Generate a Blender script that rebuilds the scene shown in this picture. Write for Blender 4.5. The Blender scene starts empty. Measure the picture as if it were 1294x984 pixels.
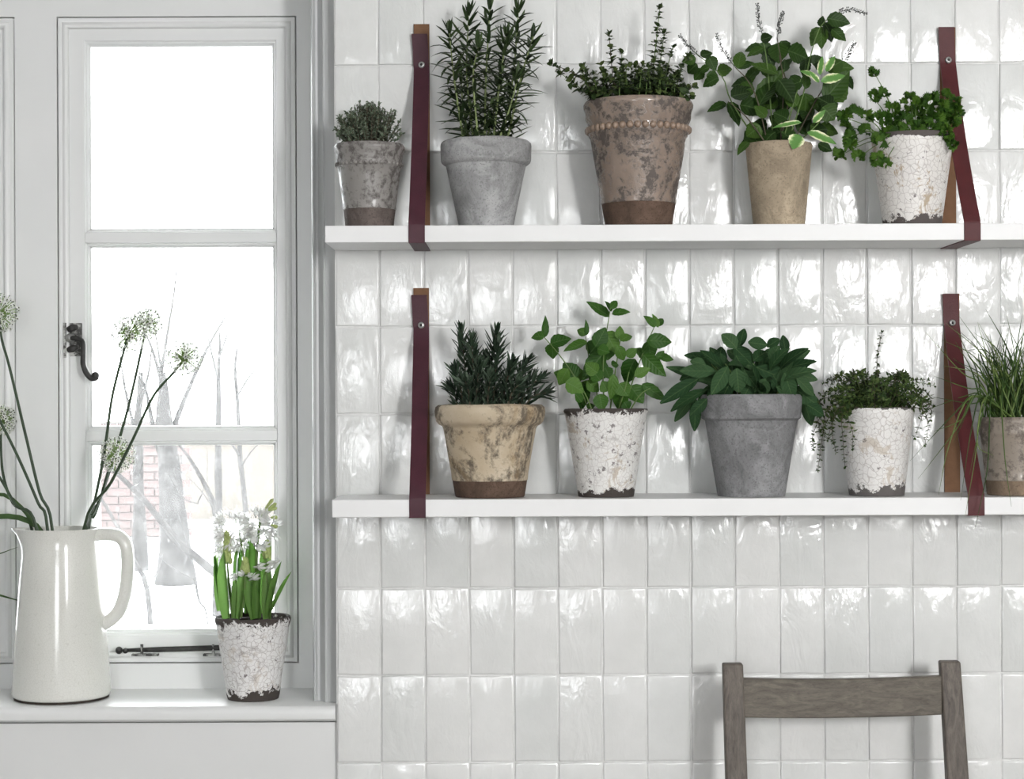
import bpy, bmesh, math, random
from mathutils import Vector, Matrix, noise

PI = math.pi
R = math.radians
random.seed(7)
SC = bpy.context.scene
COL = SC.collection

# ------------------------------------------------------------------ camera
# world: X right, Y into the tiled wall (its face is Y = 0), Z up, floor Z = 0
FPX, D, CZ = 2405.0, 3.25, 1.30
PX, PY, ROLL = 652.0, 500.0, R(0.23)
cam_d = bpy.data.cameras.new('camera')
cam = bpy.data.objects.new('camera', cam_d)
COL.objects.link(cam)
SC.camera = cam
cam_d.sensor_width = 36.0
cam_d.lens = 36.0 * FPX / 1294.0
cam_d.shift_x = (647.0 - PX) / 1294.0
cam_d.shift_y = (PY - 492.0) / 1294.0
cam_d.clip_start = 0.05
cam.matrix_world = Matrix.Translation((0, -D, CZ)) @ Matrix.Rotation(PI / 2, 4, 'X') @ Matrix.Rotation(-ROLL, 4, 'Z')

# ------------------------------------------------------------------ light
world = bpy.data.worlds.new('overcast_winter_sky')
SC.world = world
world.use_nodes = True
bg = world.node_tree.nodes['Background']
bg.inputs[0].default_value = (0.97, 0.985, 1.0, 1)
bg.inputs[1].default_value = 10.5


def area_light(name, loc, rot, sx, sy, power, col=(1, 1, 1)):
    l = bpy.data.lights.new(name, 'AREA')
    l.shape = 'RECTANGLE'
    l.size, l.size_y, l.energy, l.color = sx, sy, power, col
    o = bpy.data.objects.new(name, l)
    COL.objects.link(o)
    o.location = loc
    o.rotation_euler = rot
    return o


# daylight entering by the two windows in the wall behind the camera
KEY_X, KEY_Z, FILL_X = 1.72, 1.80, -0.62
area_light('daylight_rear_window_right', (KEY_X, -4.62, KEY_Z), (R(90), 0, 0), 0.5, 0.7, 92, (1, 0.995, 0.985))
area_light('daylight_rear_window_left', (FILL_X, -4.62, 1.30), (R(90), 0, 0), 0.7, 0.7, 10, (0.97, 0.99, 1))

vs = SC.view_settings
vs.view_transform = 'Standard'
vs.look = 'None'
vs.exposure = 0.08
vs.gamma = 1.0
vs.use_curve_mapping = False
SC.cycles.use_denoising = True
SC.cycles.max_bounces = 10
SC.cycles.diffuse_bounces = 5
SC.cycles.transparent_max_bounces = 12
SC.cycles.sample_clamp_indirect = 6.0


# ------------------------------------------------------------------ measuring
def P(px, py, Y=0.0):
    """point of the world at depth Y that the photograph shows at px, py"""
    u, v = px - PX, PY - py
    c, s = math.cos(ROLL), math.sin(ROLL)
    d = (D + Y) / FPX
    return Vector(((u * c + v * s) * d, Y, CZ + (-u * s + v * c) * d))


def S(Y=0.0):
    return FPX / (D + Y)


# ------------------------------------------------------------------ mesh helpers
class MB:
    def __init__(self):
        self.v, self.f, self.m = [], [], []

    def add(self, verts, faces, mi=0):
        o = len(self.v)
        self.v += [tuple(p) for p in verts]
        self.f += [tuple(i + o for i in f) for f in faces]
        self.m += [mi] * len(faces)

    def box(self, a, b, mi=0):
        x0, y0, z0 = a
        x1, y1, z1 = b
        vs_ = [(x0, y0, z0), (x1, y0, z0), (x1, y1, z0), (x0, y1, z0), (x0, y0, z1), (x1, y0, z1), (x1, y1, z1), (x0, y1, z1)]
        self.add(vs_, [(0, 3, 2, 1), (4, 5, 6, 7), (0, 1, 5, 4), (1, 2, 6, 5), (2, 3, 7, 6), (3, 0, 4, 7)], mi)

    def tube(self, pts, rad, n=6, cap=True, flat=1.0, mi=0):
        pts = [Vector(p) for p in pts]
        k = len(pts)
        if not isinstance(rad, (list, tuple)):
            rad = [rad] * k
        t0 = (pts[1] - pts[0]).normalized()
        ref = Vector((0, 1, 0)) if abs(t0.y) < 0.9 else Vector((1, 0, 0))
        vv, ff = [], []
        for i, p in enumerate(pts):
            t = (pts[min(i + 1, k - 1)] - pts[max(i - 1, 0)]).normalized()
            a = ref - t * ref.dot(t)
            a.normalize()
            b = t.cross(a)
            ref = a
            for j in range(n):
                an = 2 * PI * j / n
                vv.append(p + a * math.cos(an) * rad[i] * flat + b * math.sin(an) * rad[i])
        for i in range(k - 1):
            for j in range(n):
                j2 = (j + 1) % n
                ff.append((i * n + j, i * n + j2, (i + 1) * n + j2, (i + 1) * n + j))
        if cap:
            ff.append(tuple(range(n - 1, -1, -1)))
            ff.append(tuple((k - 1) * n + j for j in range(n)))
        self.add(vv, ff, mi)

    def ball(self, c, r, nu=8, nv=5, sz=1.0, mi=0):
        c = Vector(c)
        vv = [c + Vector((0, 0, -r * sz))]
        for i in range(1, nv):
            ph = -PI / 2 + PI * i / nv
            for j in range(nu):
                th = 2 * PI * j / nu
                vv.append(c + Vector((math.cos(ph) * math.cos(th) * r, math.cos(ph) * math.sin(th) * r, math.sin(ph) * r * sz)))
        vv.append(c + Vector((0, 0, r * sz)))
        ff = []
        for j in range(nu):
            ff.append((0, 1 + (j + 1) % nu, 1 + j))
        for i in range(nv - 2):
            for j in range(nu):
                a, b = 1 + i * nu + j, 1 + i * nu + (j + 1) % nu
                ff.append((a, b, b + nu, a + nu))
        l = len(vv) - 1
        for j in range(nu):
            ff.append((l, 1 + (nv - 2) * nu + j, 1 + (nv - 2) * nu + (j + 1) % nu))
        self.add(vv, ff, mi)

    def lathe(self, prof, n=56, center=(0, 0), warp=None, mi=0):
        vv, ff = [], []
        for (r, z) in prof:
            for j in range(n):
                a = 2 * PI * j / n
                p = Vector((center[0] + r * math.cos(a), center[1] + r * math.sin(a), z))
                if warp:
                    p = warp(p, a, r, z)
                vv.append(p)
        for i in range(len(prof) - 1):
            for j in range(n):
                j2 = (j + 1) % n
                ff.append((i * n + j, i * n + j2, (i + 1) * n + j2, (i + 1) * n + j))
        self.add(vv, ff, mi)

    def ring(self, x0, x1, z0, z1, prof, mi=0):
        """mitred rectangular frame: prof = list of (inset, y)"""
        vv, ff = [], []
        for (i, y) in prof:
            vv += [(x0 + i, y, z0 + i), (x1 - i, y, z0 + i), (x1 - i, y, z1 - i), (x0 + i, y, z1 - i)]
        for k in range(len(prof) - 1):
            for j in range(4):
                j2 = (j + 1) % 4
                ff.append((k * 4 + j, k * 4 + j2, (k + 1) * 4 + j2, (k + 1) * 4 + j))
        self.add(vv, ff, mi)

    def xf(self, M, src):
        self.add([M @ Vector(p) for p in src.v], src.f)

    def mesh(self, name, mat, smooth=True, angle=None):
        me = bpy.data.meshes.new(name)
        me.from_pydata(self.v, [], self.f)
        mats = mat if isinstance(mat, (list, tuple)) else [mat]
        for m in mats:
            me.materials.append(m)
        me.polygons.foreach_set('material_index', self.m)
        me.update()
        if smooth:
            me.shade_smooth()
            if angle is not None:
                bm = bmesh.new()
                bm.from_mesh(me)
                for e in bm.edges:
                    if len(e.link_faces) == 2 and e.calc_face_angle(0) > R(angle):
                        e.smooth = False
                bm.to_mesh(me)
                bm.free()
        return me

    def build(self, name, mat, parent=None, smooth=True, angle=None, kind=None, bevel=0, loc=None):
        o = bpy.data.objects.new(name, self.mesh(name, mat, smooth, angle))
        COL.objects.link(o)
        if parent is not None:
            o.parent = parent
        if kind:
            o['kind'] = kind
        if loc is not None:
            o.location = loc
        if bevel:
            bv = o.modifiers.new('bevel', 'BEVEL')
            bv.width, bv.segments, bv.limit_method = bevel, 2, 'ANGLE'
        return o


def put(me, name, parent, M):
    o = bpy.data.objects.new(name, me)
    COL.objects.link(o)
    o.parent = parent
    o.matrix_basis = M
    return o


def thing(name, label, cat, loc=(0, 0, 0), group=None, kind=None):
    o = bpy.data.objects.new(name, None)
    o.empty_display_size = 0.05
    COL.objects.link(o)
    o.location = loc
    if label:
        o['label'] = label
    if cat:
        o['category'] = cat
    if group:
        o['group'] = group
    if kind:
        o['kind'] = kind
    return o


def tag(o, label=None, cat=None, group=None, kind=None):
    for k, v in (('label', label), ('category', cat), ('group', group), ('kind', kind)):
        if v:
            o[k] = v
    return o


def frame(pos, d, up, s=1.0, sy=None):
    x = Vector(d).normalized()
    z = Vector(up)
    z = z - x * z.dot(x)
    if z.length < 1e-4:
        z = Vector((0.3, -1, 0.2))
        z = z - x * z.dot(x)
    z.normalize()
    y = z.cross(x)
    sy = s if sy is None else sy
    m = Matrix((x * s, y * sy, z * s)).transposed().to_4x4()
    m.translation = Vector(pos)
    return m


def curve(pts, n=12):
    """Catmull-Rom through points"""
    pts = [Vector(p) for p in pts]
    if len(pts) == 2:
        return [pts[0].lerp(pts[1], i / n) for i in range(n + 1)]
    q = [pts[0] * 2 - pts[1]] + pts + [pts[-1] * 2 - pts[-2]]
    out = []
    per = max(2, n // (len(pts) - 1))
    for i in range(1, len(q) - 2):
        for k in range(per):
            t = k / per
            a, b, c, d = q[i - 1], q[i], q[i + 1], q[i + 2]
            out.append(0.5 * (2 * b + (c - a) * t + (2 * a - 5 * b + 4 * c - d) * t * t + (3 * b - a - 3 * c + d) * t ** 3))
    out.append(pts[-1])
    return out


def along(pts, t):
    f = t * (len(pts) - 1)
    i = min(int(f), len(pts) - 2)
    return pts[i].lerp(pts[i + 1], f - i), (pts[i + 1] - pts[i]).normalized()


def leaf_shape(L, W, prof, bend=0.3, fold=0.25, n=6, serr=0.0, wave=0.0):
    m = MB()
    x = z = 0.0
    rows = []
    for i in range(n + 1):
        t = i / n
        w = W / 2 * prof(t) * (1 + (serr if i % 2 else -serr))
        zz = z + wave * W * math.sin(t * 9)
        rows.append(((x, -w * math.cos(fold), zz + w * math.sin(fold)), (x, 0, zz), (x, w * math.cos(fold), zz + w * math.sin(fold))))
        a = bend * t
        x += math.cos(a) * L / n
        z -= math.sin(a) * L / n
    vv = [p for r_ in rows for p in r_]
    ff = []
    for i in range(n):
        a = i * 3
        ff += [(a, a + 3, a + 4, a + 1), (a + 1, a + 4, a + 5, a + 2)]
    m.add(vv, ff)
    return m


def p_ovate(t):
    return max(0.03, math.sin(PI * t ** 0.72)) ** 0.85


def p_ellip(t):
    return max(0.05, math.sin(PI * t ** 0.95)) ** 0.7


def p_strap(t):
    return min(1.0, 0.75 + t) * (1 - max(0, (t - 0.55) / 0.45) ** 2.2) * 1.0 + 0.02


def p_round(t):
    return max(0.05, math.sin(PI * t)) ** 0.55


# ------------------------------------------------------------------ materials
class NT:
    def __init__(self, name):
        self.m = bpy.data.materials.new(name)
        self.m.use_nodes = True
        self.t = self.m.node_tree
        self.p = self.t.nodes['Principled BSDF']
        self.out = self.t.nodes['Material Output']
        self.co = None

    def n(self, typ, **kw):
        nd = self.t.nodes.new(typ)
        for k, v in kw.items():
            setattr(nd, k, v)
        return nd

    def link(self, a, b):
        self.t.links.new(a, b)

    def coord(self, kind='Object', scale=(1, 1, 1), offset_random=False):
        c = self.n('ShaderNodeTexCoord')
        mp = self.n('ShaderNodeMapping')
        mp.inputs['Scale'].default_value = scale
        self.link(c.outputs[kind], mp.inputs[0])
        if offset_random:
            oi = self.n('ShaderNodeObjectInfo')
            ml = self.n('ShaderNodeMath', operation='MULTIPLY')
            ml.inputs[1].default_value = 37.0
            self.link(oi.outputs['Random'], ml.inputs[0])
            self.link(ml.outputs[0], mp.inputs['Location'])
        return mp.outputs[0]

    def noise(self, scale, detail=4, rough=0.55, co=None, dist=0.0):
        nd = self.n('ShaderNodeTexNoise')
        nd.inputs['Scale'].default_value = scale
        nd.inputs['Detail'].default_value = detail
        nd.inputs['Roughness'].default_value = rough
        nd.inputs['Distortion'].default_value = dist
        if co is not None:
            self.link(co, nd.inputs['Vector'])
        return nd.outputs['Fac']

    def ramp(self, fac, stops, interp='LINEAR'):
        r_ = self.n('ShaderNodeValToRGB')
        el = r_.color_ramp.elements
        r_.color_ramp.interpolation = interp
        while len(el) < len(stops):
            el.new(0.5)
        for e, (p, c) in zip(el, stops):
            e.position = p
            c = (c, c, c) if isinstance(c, (int, float)) else c
            e.color = (c[0], c[1], c[2], 1)
        self.link(fac, r_.inputs[0])
        return r_.outputs[0]

    def mix(self, fac, a, b, blend='MIX'):
        mx = self.n('ShaderNodeMix', data_type='RGBA', blend_type=blend)
        for i, s in ((0, fac), (6, a), (7, b)):
            if isinstance(s, (int, float)):
                mx.inputs[i].default_value = s
            elif isinstance(s, tuple):
                mx.inputs[i].default_value = (*s, 1)
            else:
                self.link(s, mx.inputs[i])
        return mx.outputs[2]

    def math(self, op, a, b=0.0, clamp=False):
        mt = self.n('ShaderNodeMath', operation=op, use_clamp=clamp)
        for i, s in ((0, a), (1, b)):
            if isinstance(s, (int, float)):
                mt.inputs[i].default_value = s
            else:
                self.link(s, mt.inputs[i])
        return mt.outputs[0]

    def bump(self, h, strength=0.3, dist=0.002, prev=None):
        b = self.n('ShaderNodeBump')
        b.inputs['Strength'].default_value = strength
        b.inputs['Distance'].default_value = dist
        self.link(h, b.inputs['Height'])
        if prev is not None:
            self.link(prev, b.inputs['Normal'])
        self.link(b.outputs[0], self.p.inputs['Normal'])
        return b.outputs[0]

    def set(self, col=None, rough=None, spec=None, metal=None):
        for nm, v in (('Base Color', col), ('Roughness', rough), ('Specular IOR Level', spec), ('Metallic', metal)):
            if v is None:
                continue
            if isinstance(v, tuple):
                self.p.inputs[nm].default_value = (*v, 1)
            elif isinstance(v, (int, float)):
                self.p.inputs[nm].default_value = v
            else:
                self.link(v, self.p.inputs[nm])
        return self.m


def m_plain(name, col, rough=0.5, spec=0.5, var=0.06, scale=14, bump=0.05, metal=0.0):
    t = NT(name)
    co = t.coord()
    f = t.noise(scale, 4, 0.55, co)
    c = t.ramp(f, [(0.3, tuple(x * (1 - var) for x in col)), (0.7, tuple(min(1, x * (1 + var)) for x in col))])
    if bump:
        t.bump(t.noise(scale * 6, 3, 0.6, co), bump, 0.002)
    return t.set(c, rough, spec, metal)


def m_white_paint():
    t = NT('white_gloss_paint')
    co = t.coord()
    f = t.noise(6, 3, 0.5, co)
    c = t.ramp(f, [(0.3, (0.745, 0.755, 0.75)), (0.7, (0.78, 0.785, 0.78))])
    g = t.ramp(t.noise(55, 5, 0.7, co), [(0.70, 0.0), (0.78, 1.0)])
    c = t.mix(t.math('MULTIPLY', g, 0.25), c, (0.45, 0.45, 0.43))
    t.bump(t.noise(40, 3, 0.5, co), 0.08, 0.002)
    return t.set(c, 0.33, 0.5)


def m_tile():
    t = NT('handmade_white_glazed_tile')
    co = t.coord('Object', (1, 1, 1), True)
    oi = t.n('ShaderNodeObjectInfo')
    base = t.ramp(oi.outputs['Random'], [(0, (0.725, 0.735, 0.725)), (0.5, (0.76, 0.765, 0.755)), (1, (0.79, 0.79, 0.78))])
    cl = t.ramp(t.noise(16, 4, 0.6, co), [(0.3, (0.92, 0.925, 0.92)), (0.7, (1, 1, 1))])
    c = t.mix(1.0, base, cl, 'MULTIPLY')
    wav = t.coord('Object', (1, 1, 0.55), True)
    b1 = t.bump(t.noise(22, 3, 0.5, wav, 1.0), 0.205, 0.010)
    rw = t.math('FRACT', t.math('MULTIPLY', oi.outputs['Random'], 13.7))
    t.link(t.math('ADD', 0.09, t.math('MULTIPLY', t.math('POWER', rw, 2.0), 0.30)), b1.node.inputs['Strength'])
    b2 = t.bump(t.noise(75, 5, 0.7, wav, 1.0), 0.19, 0.003, b1)
    return t.set(c, 0.10, 0.6)


def m_concrete(name, col, var=0.30):
    t = NT(name)
    co = t.coord()
    f = t.noise(14, 6, 0.6, co)
    c = t.ramp(f, [(0.28, tuple(x * (1 - var) for x in col)), (0.5, col), (0.72, tuple(min(1, x * (1 + var)) for x in col))])
    st = t.ramp(t.noise(13, 8, 0.75, co, 1.2), [(0.44, 0.0), (0.60, 1.0)])
    c = t.mix(t.math('MULTIPLY', st, 0.75), c, tuple(x * 0.55 for x in col))
    bl = t.ramp(t.noise(19, 7, 0.7, co, 0.5), [(0.52, 0.0), (0.66, 1.0)])
    c = t.mix(t.math('MULTIPLY', bl, 0.5), c, tuple(min(1, x * 1.55) for x in col))
    pit = t.ramp(t.noise(330, 3, 0.6, co), [(0.555, 0.0), (0.64, 1.0)])
    c = t.mix(t.math('MULTIPLY', pit, 0.6), c, tuple(x * 0.5 for x in col))
    h = t.math('SUBTRACT', t.noise(60, 5, 0.65, co), pit)
    t.bump(h, 0.35, 0.003)
    return t.set(c, 0.85, 0.25)


def m_crackle(name, H, rim_h, base_h, chip=(0.055, 0.045, 0.040), tint=(0.035, 0.010, 0.015), spots=0.4, body=(0.80, 0.79, 0.765), dirt=0.3, crack=0.6, flecks=0.635):
    """white crackle glaze, worn to dark clay at rim and foot"""
    t = NT(name)
    co = t.coord()
    c = t.ramp(t.noise(12, 5, 0.6, co), [(0.3, tuple(x * 0.93 for x in body)), (0.7, body)])
    def cracks(sc, w):
        v = t.n('ShaderNodeTexVoronoi', feature='DISTANCE_TO_EDGE')
        v.inputs['Scale'].default_value = sc
        nz = t.n('ShaderNodeTexNoise')
        nz.inputs['Scale'].default_value = 30
        t.link(co, nz.inputs['Vector'])
        wc = t.mix(0.022, co, nz.outputs['Color'], 'ADD')
        t.link(wc, v.inputs['Vector'])
        return t.ramp(v.outputs['Distance'], [(0.0, 1.0), (w, 0.0)])
    k1 = cracks(100, 0.065)
    k2 = cracks(210, 0.06)
    c = t.mix(t.math('MULTIPLY', k1, crack), c, (0.36, 0.32, 0.30))
    c = t.mix(t.math('MULTIPLY', k2, 0.18), c, (0.40, 0.36, 0.34))
    # tan and grey stains with their own shapes
    s = t.ramp(t.noise(24, 5, 0.7, co, 0.8), [(0.57, 0.0), (0.61, 1.0)])
    c = t.mix(t.math('MULTIPLY', s, spots), c, (0.42, 0.33, 0.23))
    s2 = t.ramp(t.noise(16, 7, 0.8, co, 2.0), [(0.52, 0.0), (0.64, 1.0)])
    c = t.mix(t.math('MULTIPLY', s2, dirt), c, (0.22, 0.19, 0.18))
    # small chips everywhere
    ch = t.ramp(t.noise(80, 5, 0.7, co), [(flecks, 0.0), (flecks + .02, 1.0)])
    c = t.mix(t.math('MULTIPLY', ch, 0.7), c, tint)
    # worn rim and foot
    sep = t.n('ShaderNodeSeparateXYZ')
    t.link(co, sep.inputs[0])
    z = sep.outputs['Z']
    nn = t.noise(75, 6, 0.72, co, 0.3)
    nl = t.noise(22, 3, 0.6, co)
    def band(edge_val):
        a = t.math('ADD', edge_val, t.math('MULTIPLY', t.math('SUBTRACT', nn, 0.5), 2.4))
        a = t.math('ADD', a, t.math('MULTIPLY', t.math('SUBTRACT', nl, 0.5), 1.2))
        return t.ramp(a, [(0.45, 0.0), (0.52, 1.0)])
    top = t.math('DIVIDE', t.math('SUBTRACT', z, H - 2 * rim_h), 2 * rim_h) if rim_h > 0 else None
    bot = t.math('DIVIDE', t.math('SUBTRACT', 2 * base_h, z), 2 * base_h)
    w = band(bot)
    if top is not None:
        w = t.math('MAXIMUM', w, band(top))
    c = t.mix(w, c, chip)
    h = t.math('SUBTRACT', t.math('MULTIPLY', k1, -0.5), w)
    t.bump(h, 0.35, 0.0015)
    ro = t.ramp(w, [(0, 0.32), (1, 0.85)])
    return t.set(c, ro, 0.45)


def m_glaze(name, col, dark, streak=True, spec=0.5, rough=0.22, amount=0.75):
    """thin worn glaze with sooty patches"""
    t = NT(name)
    co = t.coord()
    c = t.ramp(t.noise(10, 6, 0.6, co), [(0.3, tuple(x * 0.8 for x in col)), (0.7, tuple(min(1, x * 1.15) for x in col))])
    p = t.noise(13, 7, 0.75, co, 0.6)
    fine = t.noise(110, 4, 0.7, co)
    m = t.math('ADD', p, t.math('MULTIPLY', t.math('SUBTRACT', fine, 0.5), 0.6))
    w = t.ramp(m, [(0.45, 0.0), (0.58, 1.0)])
    c = t.mix(t.math('MULTIPLY', w, amount), c, dark)
    t.bump(t.math('SUBTRACT', t.noise(30, 4, 0.6, co), w), 0.25, 0.0015)
    return t.set(c, t.ramp(w, [(0, rough), (1, 0.7)]), spec)


def m_leaf(name, cols, rough=0.45, trans=0.18, vein=None, island=False, spec=0.4):
    t = NT(name)
    if island:
        g = t.n('ShaderNodeNewGeometry')
        rnd = g.outputs['Random Per Island']
    else:
        rnd = t.n('ShaderNodeObjectInfo').outputs['Random']
    k = len(cols)
    c = t.ramp(rnd, [(i / max(1, k - 1), q) for i, q in enumerate(cols)])
    co = t.coord()
    c = t.mix(1.0, c, t.ramp(t.noise(70, 3, 0.6, co), [(0.3, 0.8), (0.7, 1.1)]), 'MULTIPLY')
    if vein:
        sep = t.n('ShaderNodeSeparateXYZ')
        t.link(co, sep.inputs[0])
        ay = t.math('ABSOLUTE', sep.outputs['Y'])
        rib = t.ramp(ay, [(0.0, 1.0), (0.022, 0.0)])
        ph = t.math('SUBTRACT', sep.outputs['X'], t.math('MULTIPLY', ay, 1.1))
        sv = t.math('SINE', t.math('MULTIPLY', ph, 46.0))
        sv1 = t.ramp(sv, [(0.75, 0.0), (1.0, 1.0)])
        c = t.mix(t.math('MULTIPLY', rib, 0.45 * vein), c, (0.16, 0.26, 0.10))
        c = t.mix(t.math('MULTIPLY', sv1, 0.16 * vein), c, (0.16, 0.26, 0.10))
        t.bump(t.math('SUBTRACT', t.math('MULTIPLY', sv, -0.5), rib), 0.5 * vein, 0.0012)
    else:
        t.bump(t.noise(160, 2, 0.5, co), 0.25, 0.002)
    t.set(c, rough, spec)
    tr = t.n('ShaderNodeBsdfTranslucent')
    t.link(c, tr.inputs[0])
    mx = t.n('ShaderNodeMixShader')
    mx.inputs[0].default_value = trans
    t.link(t.p.outputs[0], mx.inputs[1])
    t.link(tr.outputs[0], mx.inputs[2])
    t.link(mx.outputs[0], t.out.inputs[0])
    return t.m


def m_variegated():
    """green blade with cream margin: distance from the midrib in leaf space"""
    t = NT('variegated_leaf')
    co = t.coord()
    sep = t.n('ShaderNodeSeparateXYZ')
    t.link(co, sep.inputs[0])
    d = t.math('ABSOLUTE', sep.outputs['Y'])
    d = t.math('ADD', d, t.math('MULTIPLY', t.math('SUBTRACT', t.noise(6, 4, 0.7, co), 0.5), 0.25))
    c = t.ramp(d, [(0.11, (0.10, 0.24, 0.05)), (0.15, (0.27, 0.42, 0.14)), (0.19, (0.78, 0.78, 0.52))])
    return t.set(c, 0.45, 0.35)


def m_glass():
    t = NT('old_window_glass')
    tr = t.n('ShaderNodeBsdfTransparent')
    tr.inputs[0].default_value = (0.97, 0.98, 0.98, 1)
    gl = t.n('ShaderNodeBsdfGlossy')
    gl.inputs['Roughness'].default_value = 0.03
    fr = t.n('ShaderNodeFresnel')
    fr.inputs[0].default_value = 1.45
    mx = t.n('ShaderNodeMixShader')
    t.link(fr.outputs[0], mx.inputs[0])
    t.link(tr.outputs[0], mx.inputs[1])
    t.link(gl.outputs[0], mx.inputs[2])
    # dusty film that scatters the outside light
    df = t.n('ShaderNodeBsdfTranslucent')
    df.inputs[0].default_value = (0.9, 0.9, 0.9, 1)
    mx2 = t.n('ShaderNodeMixShader')
    co = t.coord()
    sp = t.ramp(t.noise(160, 2, 0.5, co), [(0.60, 0.022), (0.72, 0.08)])
    t.link(sp, mx2.inputs[0])
    t.link(mx.outputs[0], mx2.inputs[1])
    t.link(df.outputs[0], mx2.inputs[2])
    t.link(mx2.outputs[0], t.out.inputs[0])
    return t.m


def m_wood(name, a, b, axis=(1, 1, 1), rough=0.6):
    t = NT(name)
    co = t.coord('Object', axis)
    f = t.noise(9, 6, 0.65, co, 1.4)
    c = t.ramp(f, [(0.3, a), (0.5, tuple((x + y) / 2 for x, y in zip(a, b))), (0.7, b)])
    g = t.noise(60, 5, 0.7, co, 0.5)
    c = t.mix(t.math('MULTIPLY', t.ramp(g, [(0.5, 0.0), (0.7, 1.0)]), 0.45), c, tuple(x * 0.5 for x in a))
    t.bump(g, 0.25, 0.001)
    return t.set(c, rough, 0.35)


def m_leather(name, col):
    t = NT(name)
    co = t.coord()
    c = t.ramp(t.noise(30, 5, 0.6, co), [(0.3, tuple(x * 0.85 for x in col)), (0.7, tuple(x * 1.15 for x in col))])
    v = t.n('ShaderNodeTexVoronoi')
    v.inputs['Scale'].default_value = 700
    t.link(co, v.inputs['Vector'])
    t.bump(v.outputs['Distance'], 0.3, 0.0008)
    return t.set(c, 0.5, 0.35)


M = {}
M['white'] = m_white_paint()
M['wall'] = m_plain('matt_wall_paint', (0.72, 0.725, 0.72), 0.6, 0.3, 0.02, 5, 0.04)
M['ceiling'] = m_plain('ceiling_paint', (0.70, 0.70, 0.70), 0.8, 0.2, 0.02, 5, 0.03)
M['room'] = m_plain('warm_grey_room_paint', (0.50, 0.50, 0.495), 0.7, 0.2, 0.02, 5, 0.03)
M['floor'] = m_wood('oak_floor', (0.20, 0.18, 0.16), (0.30, 0.28, 0.26), (1, 8, 1))
M['trim_shade'] = m_plain('trim_shade_grey', (0.50, 0.51, 0.51), 0.4, 0.4, 0.03, 8, 0.03)  # darker than the white trim: shade on the architrave painted into the colour
M['grout'] = m_plain('pale_grout', (0.74, 0.74, 0.73), 0.9, 0.1, 0.08, 60, 0.2)
M['tile'] = m_tile()
M['shelf'] = m_plain('shelf_white_paint', (0.78, 0.78, 0.78), 0.42, 0.4, 0.02, 8, 0.03)
M['leather_a'] = m_leather('burgundy_leather', (0.060, 0.015, 0.025))
M['leather_b'] = m_leather('oxblood_leather', (0.078, 0.013, 0.015))
M['suede'] = m_plain('tan_suede', (0.19, 0.105, 0.062), 0.9, 0.1, 0.12, 60, 0.2)
M['steel'] = m_plain('dull_steel', (0.42, 0.42, 0.41), 0.38, 0.5, 0.2, 120, 0.1, 0.9)
M['iron'] = m_plain('black_iron', (0.035, 0.034, 0.033), 0.45, 0.5, 0.3, 90, 0.3, 0.35)
M['worn_iron'] = m_glaze('iron_with_worn_white_paint', (0.045, 0.044, 0.042), (0.55, 0.55, 0.53), rough=0.5, amount=0.9)
M['glass'] = m_glass()
M['soil'] = m_plain('potting_soil', (0.030, 0.022, 0.017), 0.95, 0.1, 0.5, 120, 0.8)
M['snow'] = m_plain('snow', (0.86, 0.87, 0.88), 0.8, 0.2, 0.02, 2, 0.1)
M['bark'] = m_plain('frosted_bark', (0.048, 0.047, 0.046), 0.9, 0.1, 0.5, 9, 0.8)
M['bark_light'] = m_plain('pale_frosted_twig', (0.058, 0.057, 0.056), 0.9, 0.1, 0.25, 12, 0.3)
M['brick'] = m_plain('weathered_brick', (0.100, 0.080, 0.077), 0.9, 0.1, 0.25, 3, 0.2)
M['mortar'] = m_plain('mortar', (0.105, 0.102, 0.099), 0.95, 0.1, 0.1, 6, 0.2)
M['brick_cream'] = m_plain('cream_render', (0.118, 0.108, 0.096), 0.9, 0.1, 0.12, 3, 0.2)


# ------------------------------------------------------------------ room shell
TL = P(423, 520, 0).x                     # left edge of the tiled wall
XR, XL, YB, ZT = 2.55, -2.3, -4.60, 2.65  # room limits
SILL_Y = 0.20                             # depth of the window recess
OUT = 0.40                                # outer face of the wall


def struct(name, mb, mat, parent=None, label=None, cat=None, **kw):
    o = mb.build(name, mat, parent, **kw)
    o['kind'] = 'structure'
    if label:
        o['label'] = label
    if cat:
        o['category'] = cat
    return o


b = MB(); b.box((XL - .2, YB - .2, -.1), (XR + .2, OUT, 0)); struct('floor', b, M['floor'], smooth=False)
b = MB(); b.box((XL - .2, YB - .2, ZT), (XR + .2, OUT, ZT + .1)); struct('ceiling', b, M['ceiling'], smooth=False)
b = MB(); b.box((XR, YB, 0), (XR + .2, OUT, ZT)); struct('wall_right', b, M['room'], smooth=False)
b = MB(); b.box((XL - .2, YB, 0), (XL, OUT, ZT)); struct('wall_left', b, M['room'], smooth=False)


def holed_wall(name, x0, x1, z0, z1, y0, y1, holes, mat):
    """holes: list of (hx0,hx1,hz0,hz1) sorted by x, not overlapping in x"""
    m = MB()
    x = x0
    for hx0, hx1, hz0, hz1 in holes:
        m.box((x, y0, z0), (hx0, y1, z1))
        m.box((hx0, y0, z0), (hx1, y1, hz0))
        m.box((hx0, y0, hz1), (hx1, y1, z1))
        x = hx1
    m.box((x, y0, z0), (x1, y1, z1))
    return struct(name, m, mat, smooth=False)


rear_holes = [(FILL_X - .4, FILL_X + .4, .90, 1.70), (KEY_X - .3, KEY_X + .3, 1.40, 2.20)]
holed_wall('wall_rear', XL, XR, 0, ZT, YB - .12, YB, rear_holes, M['room'])
for i, (a, c, d, e) in enumerate(rear_holes):
    m = MB()
    m.ring(a, c, d, e, [(0, YB + .02), (0, YB - .0), (-.07, YB), (-.07, YB + .02), (0, YB + .02)])
    struct('window_%d' % (i + 3), m, M['white'], smooth=False)

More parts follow.
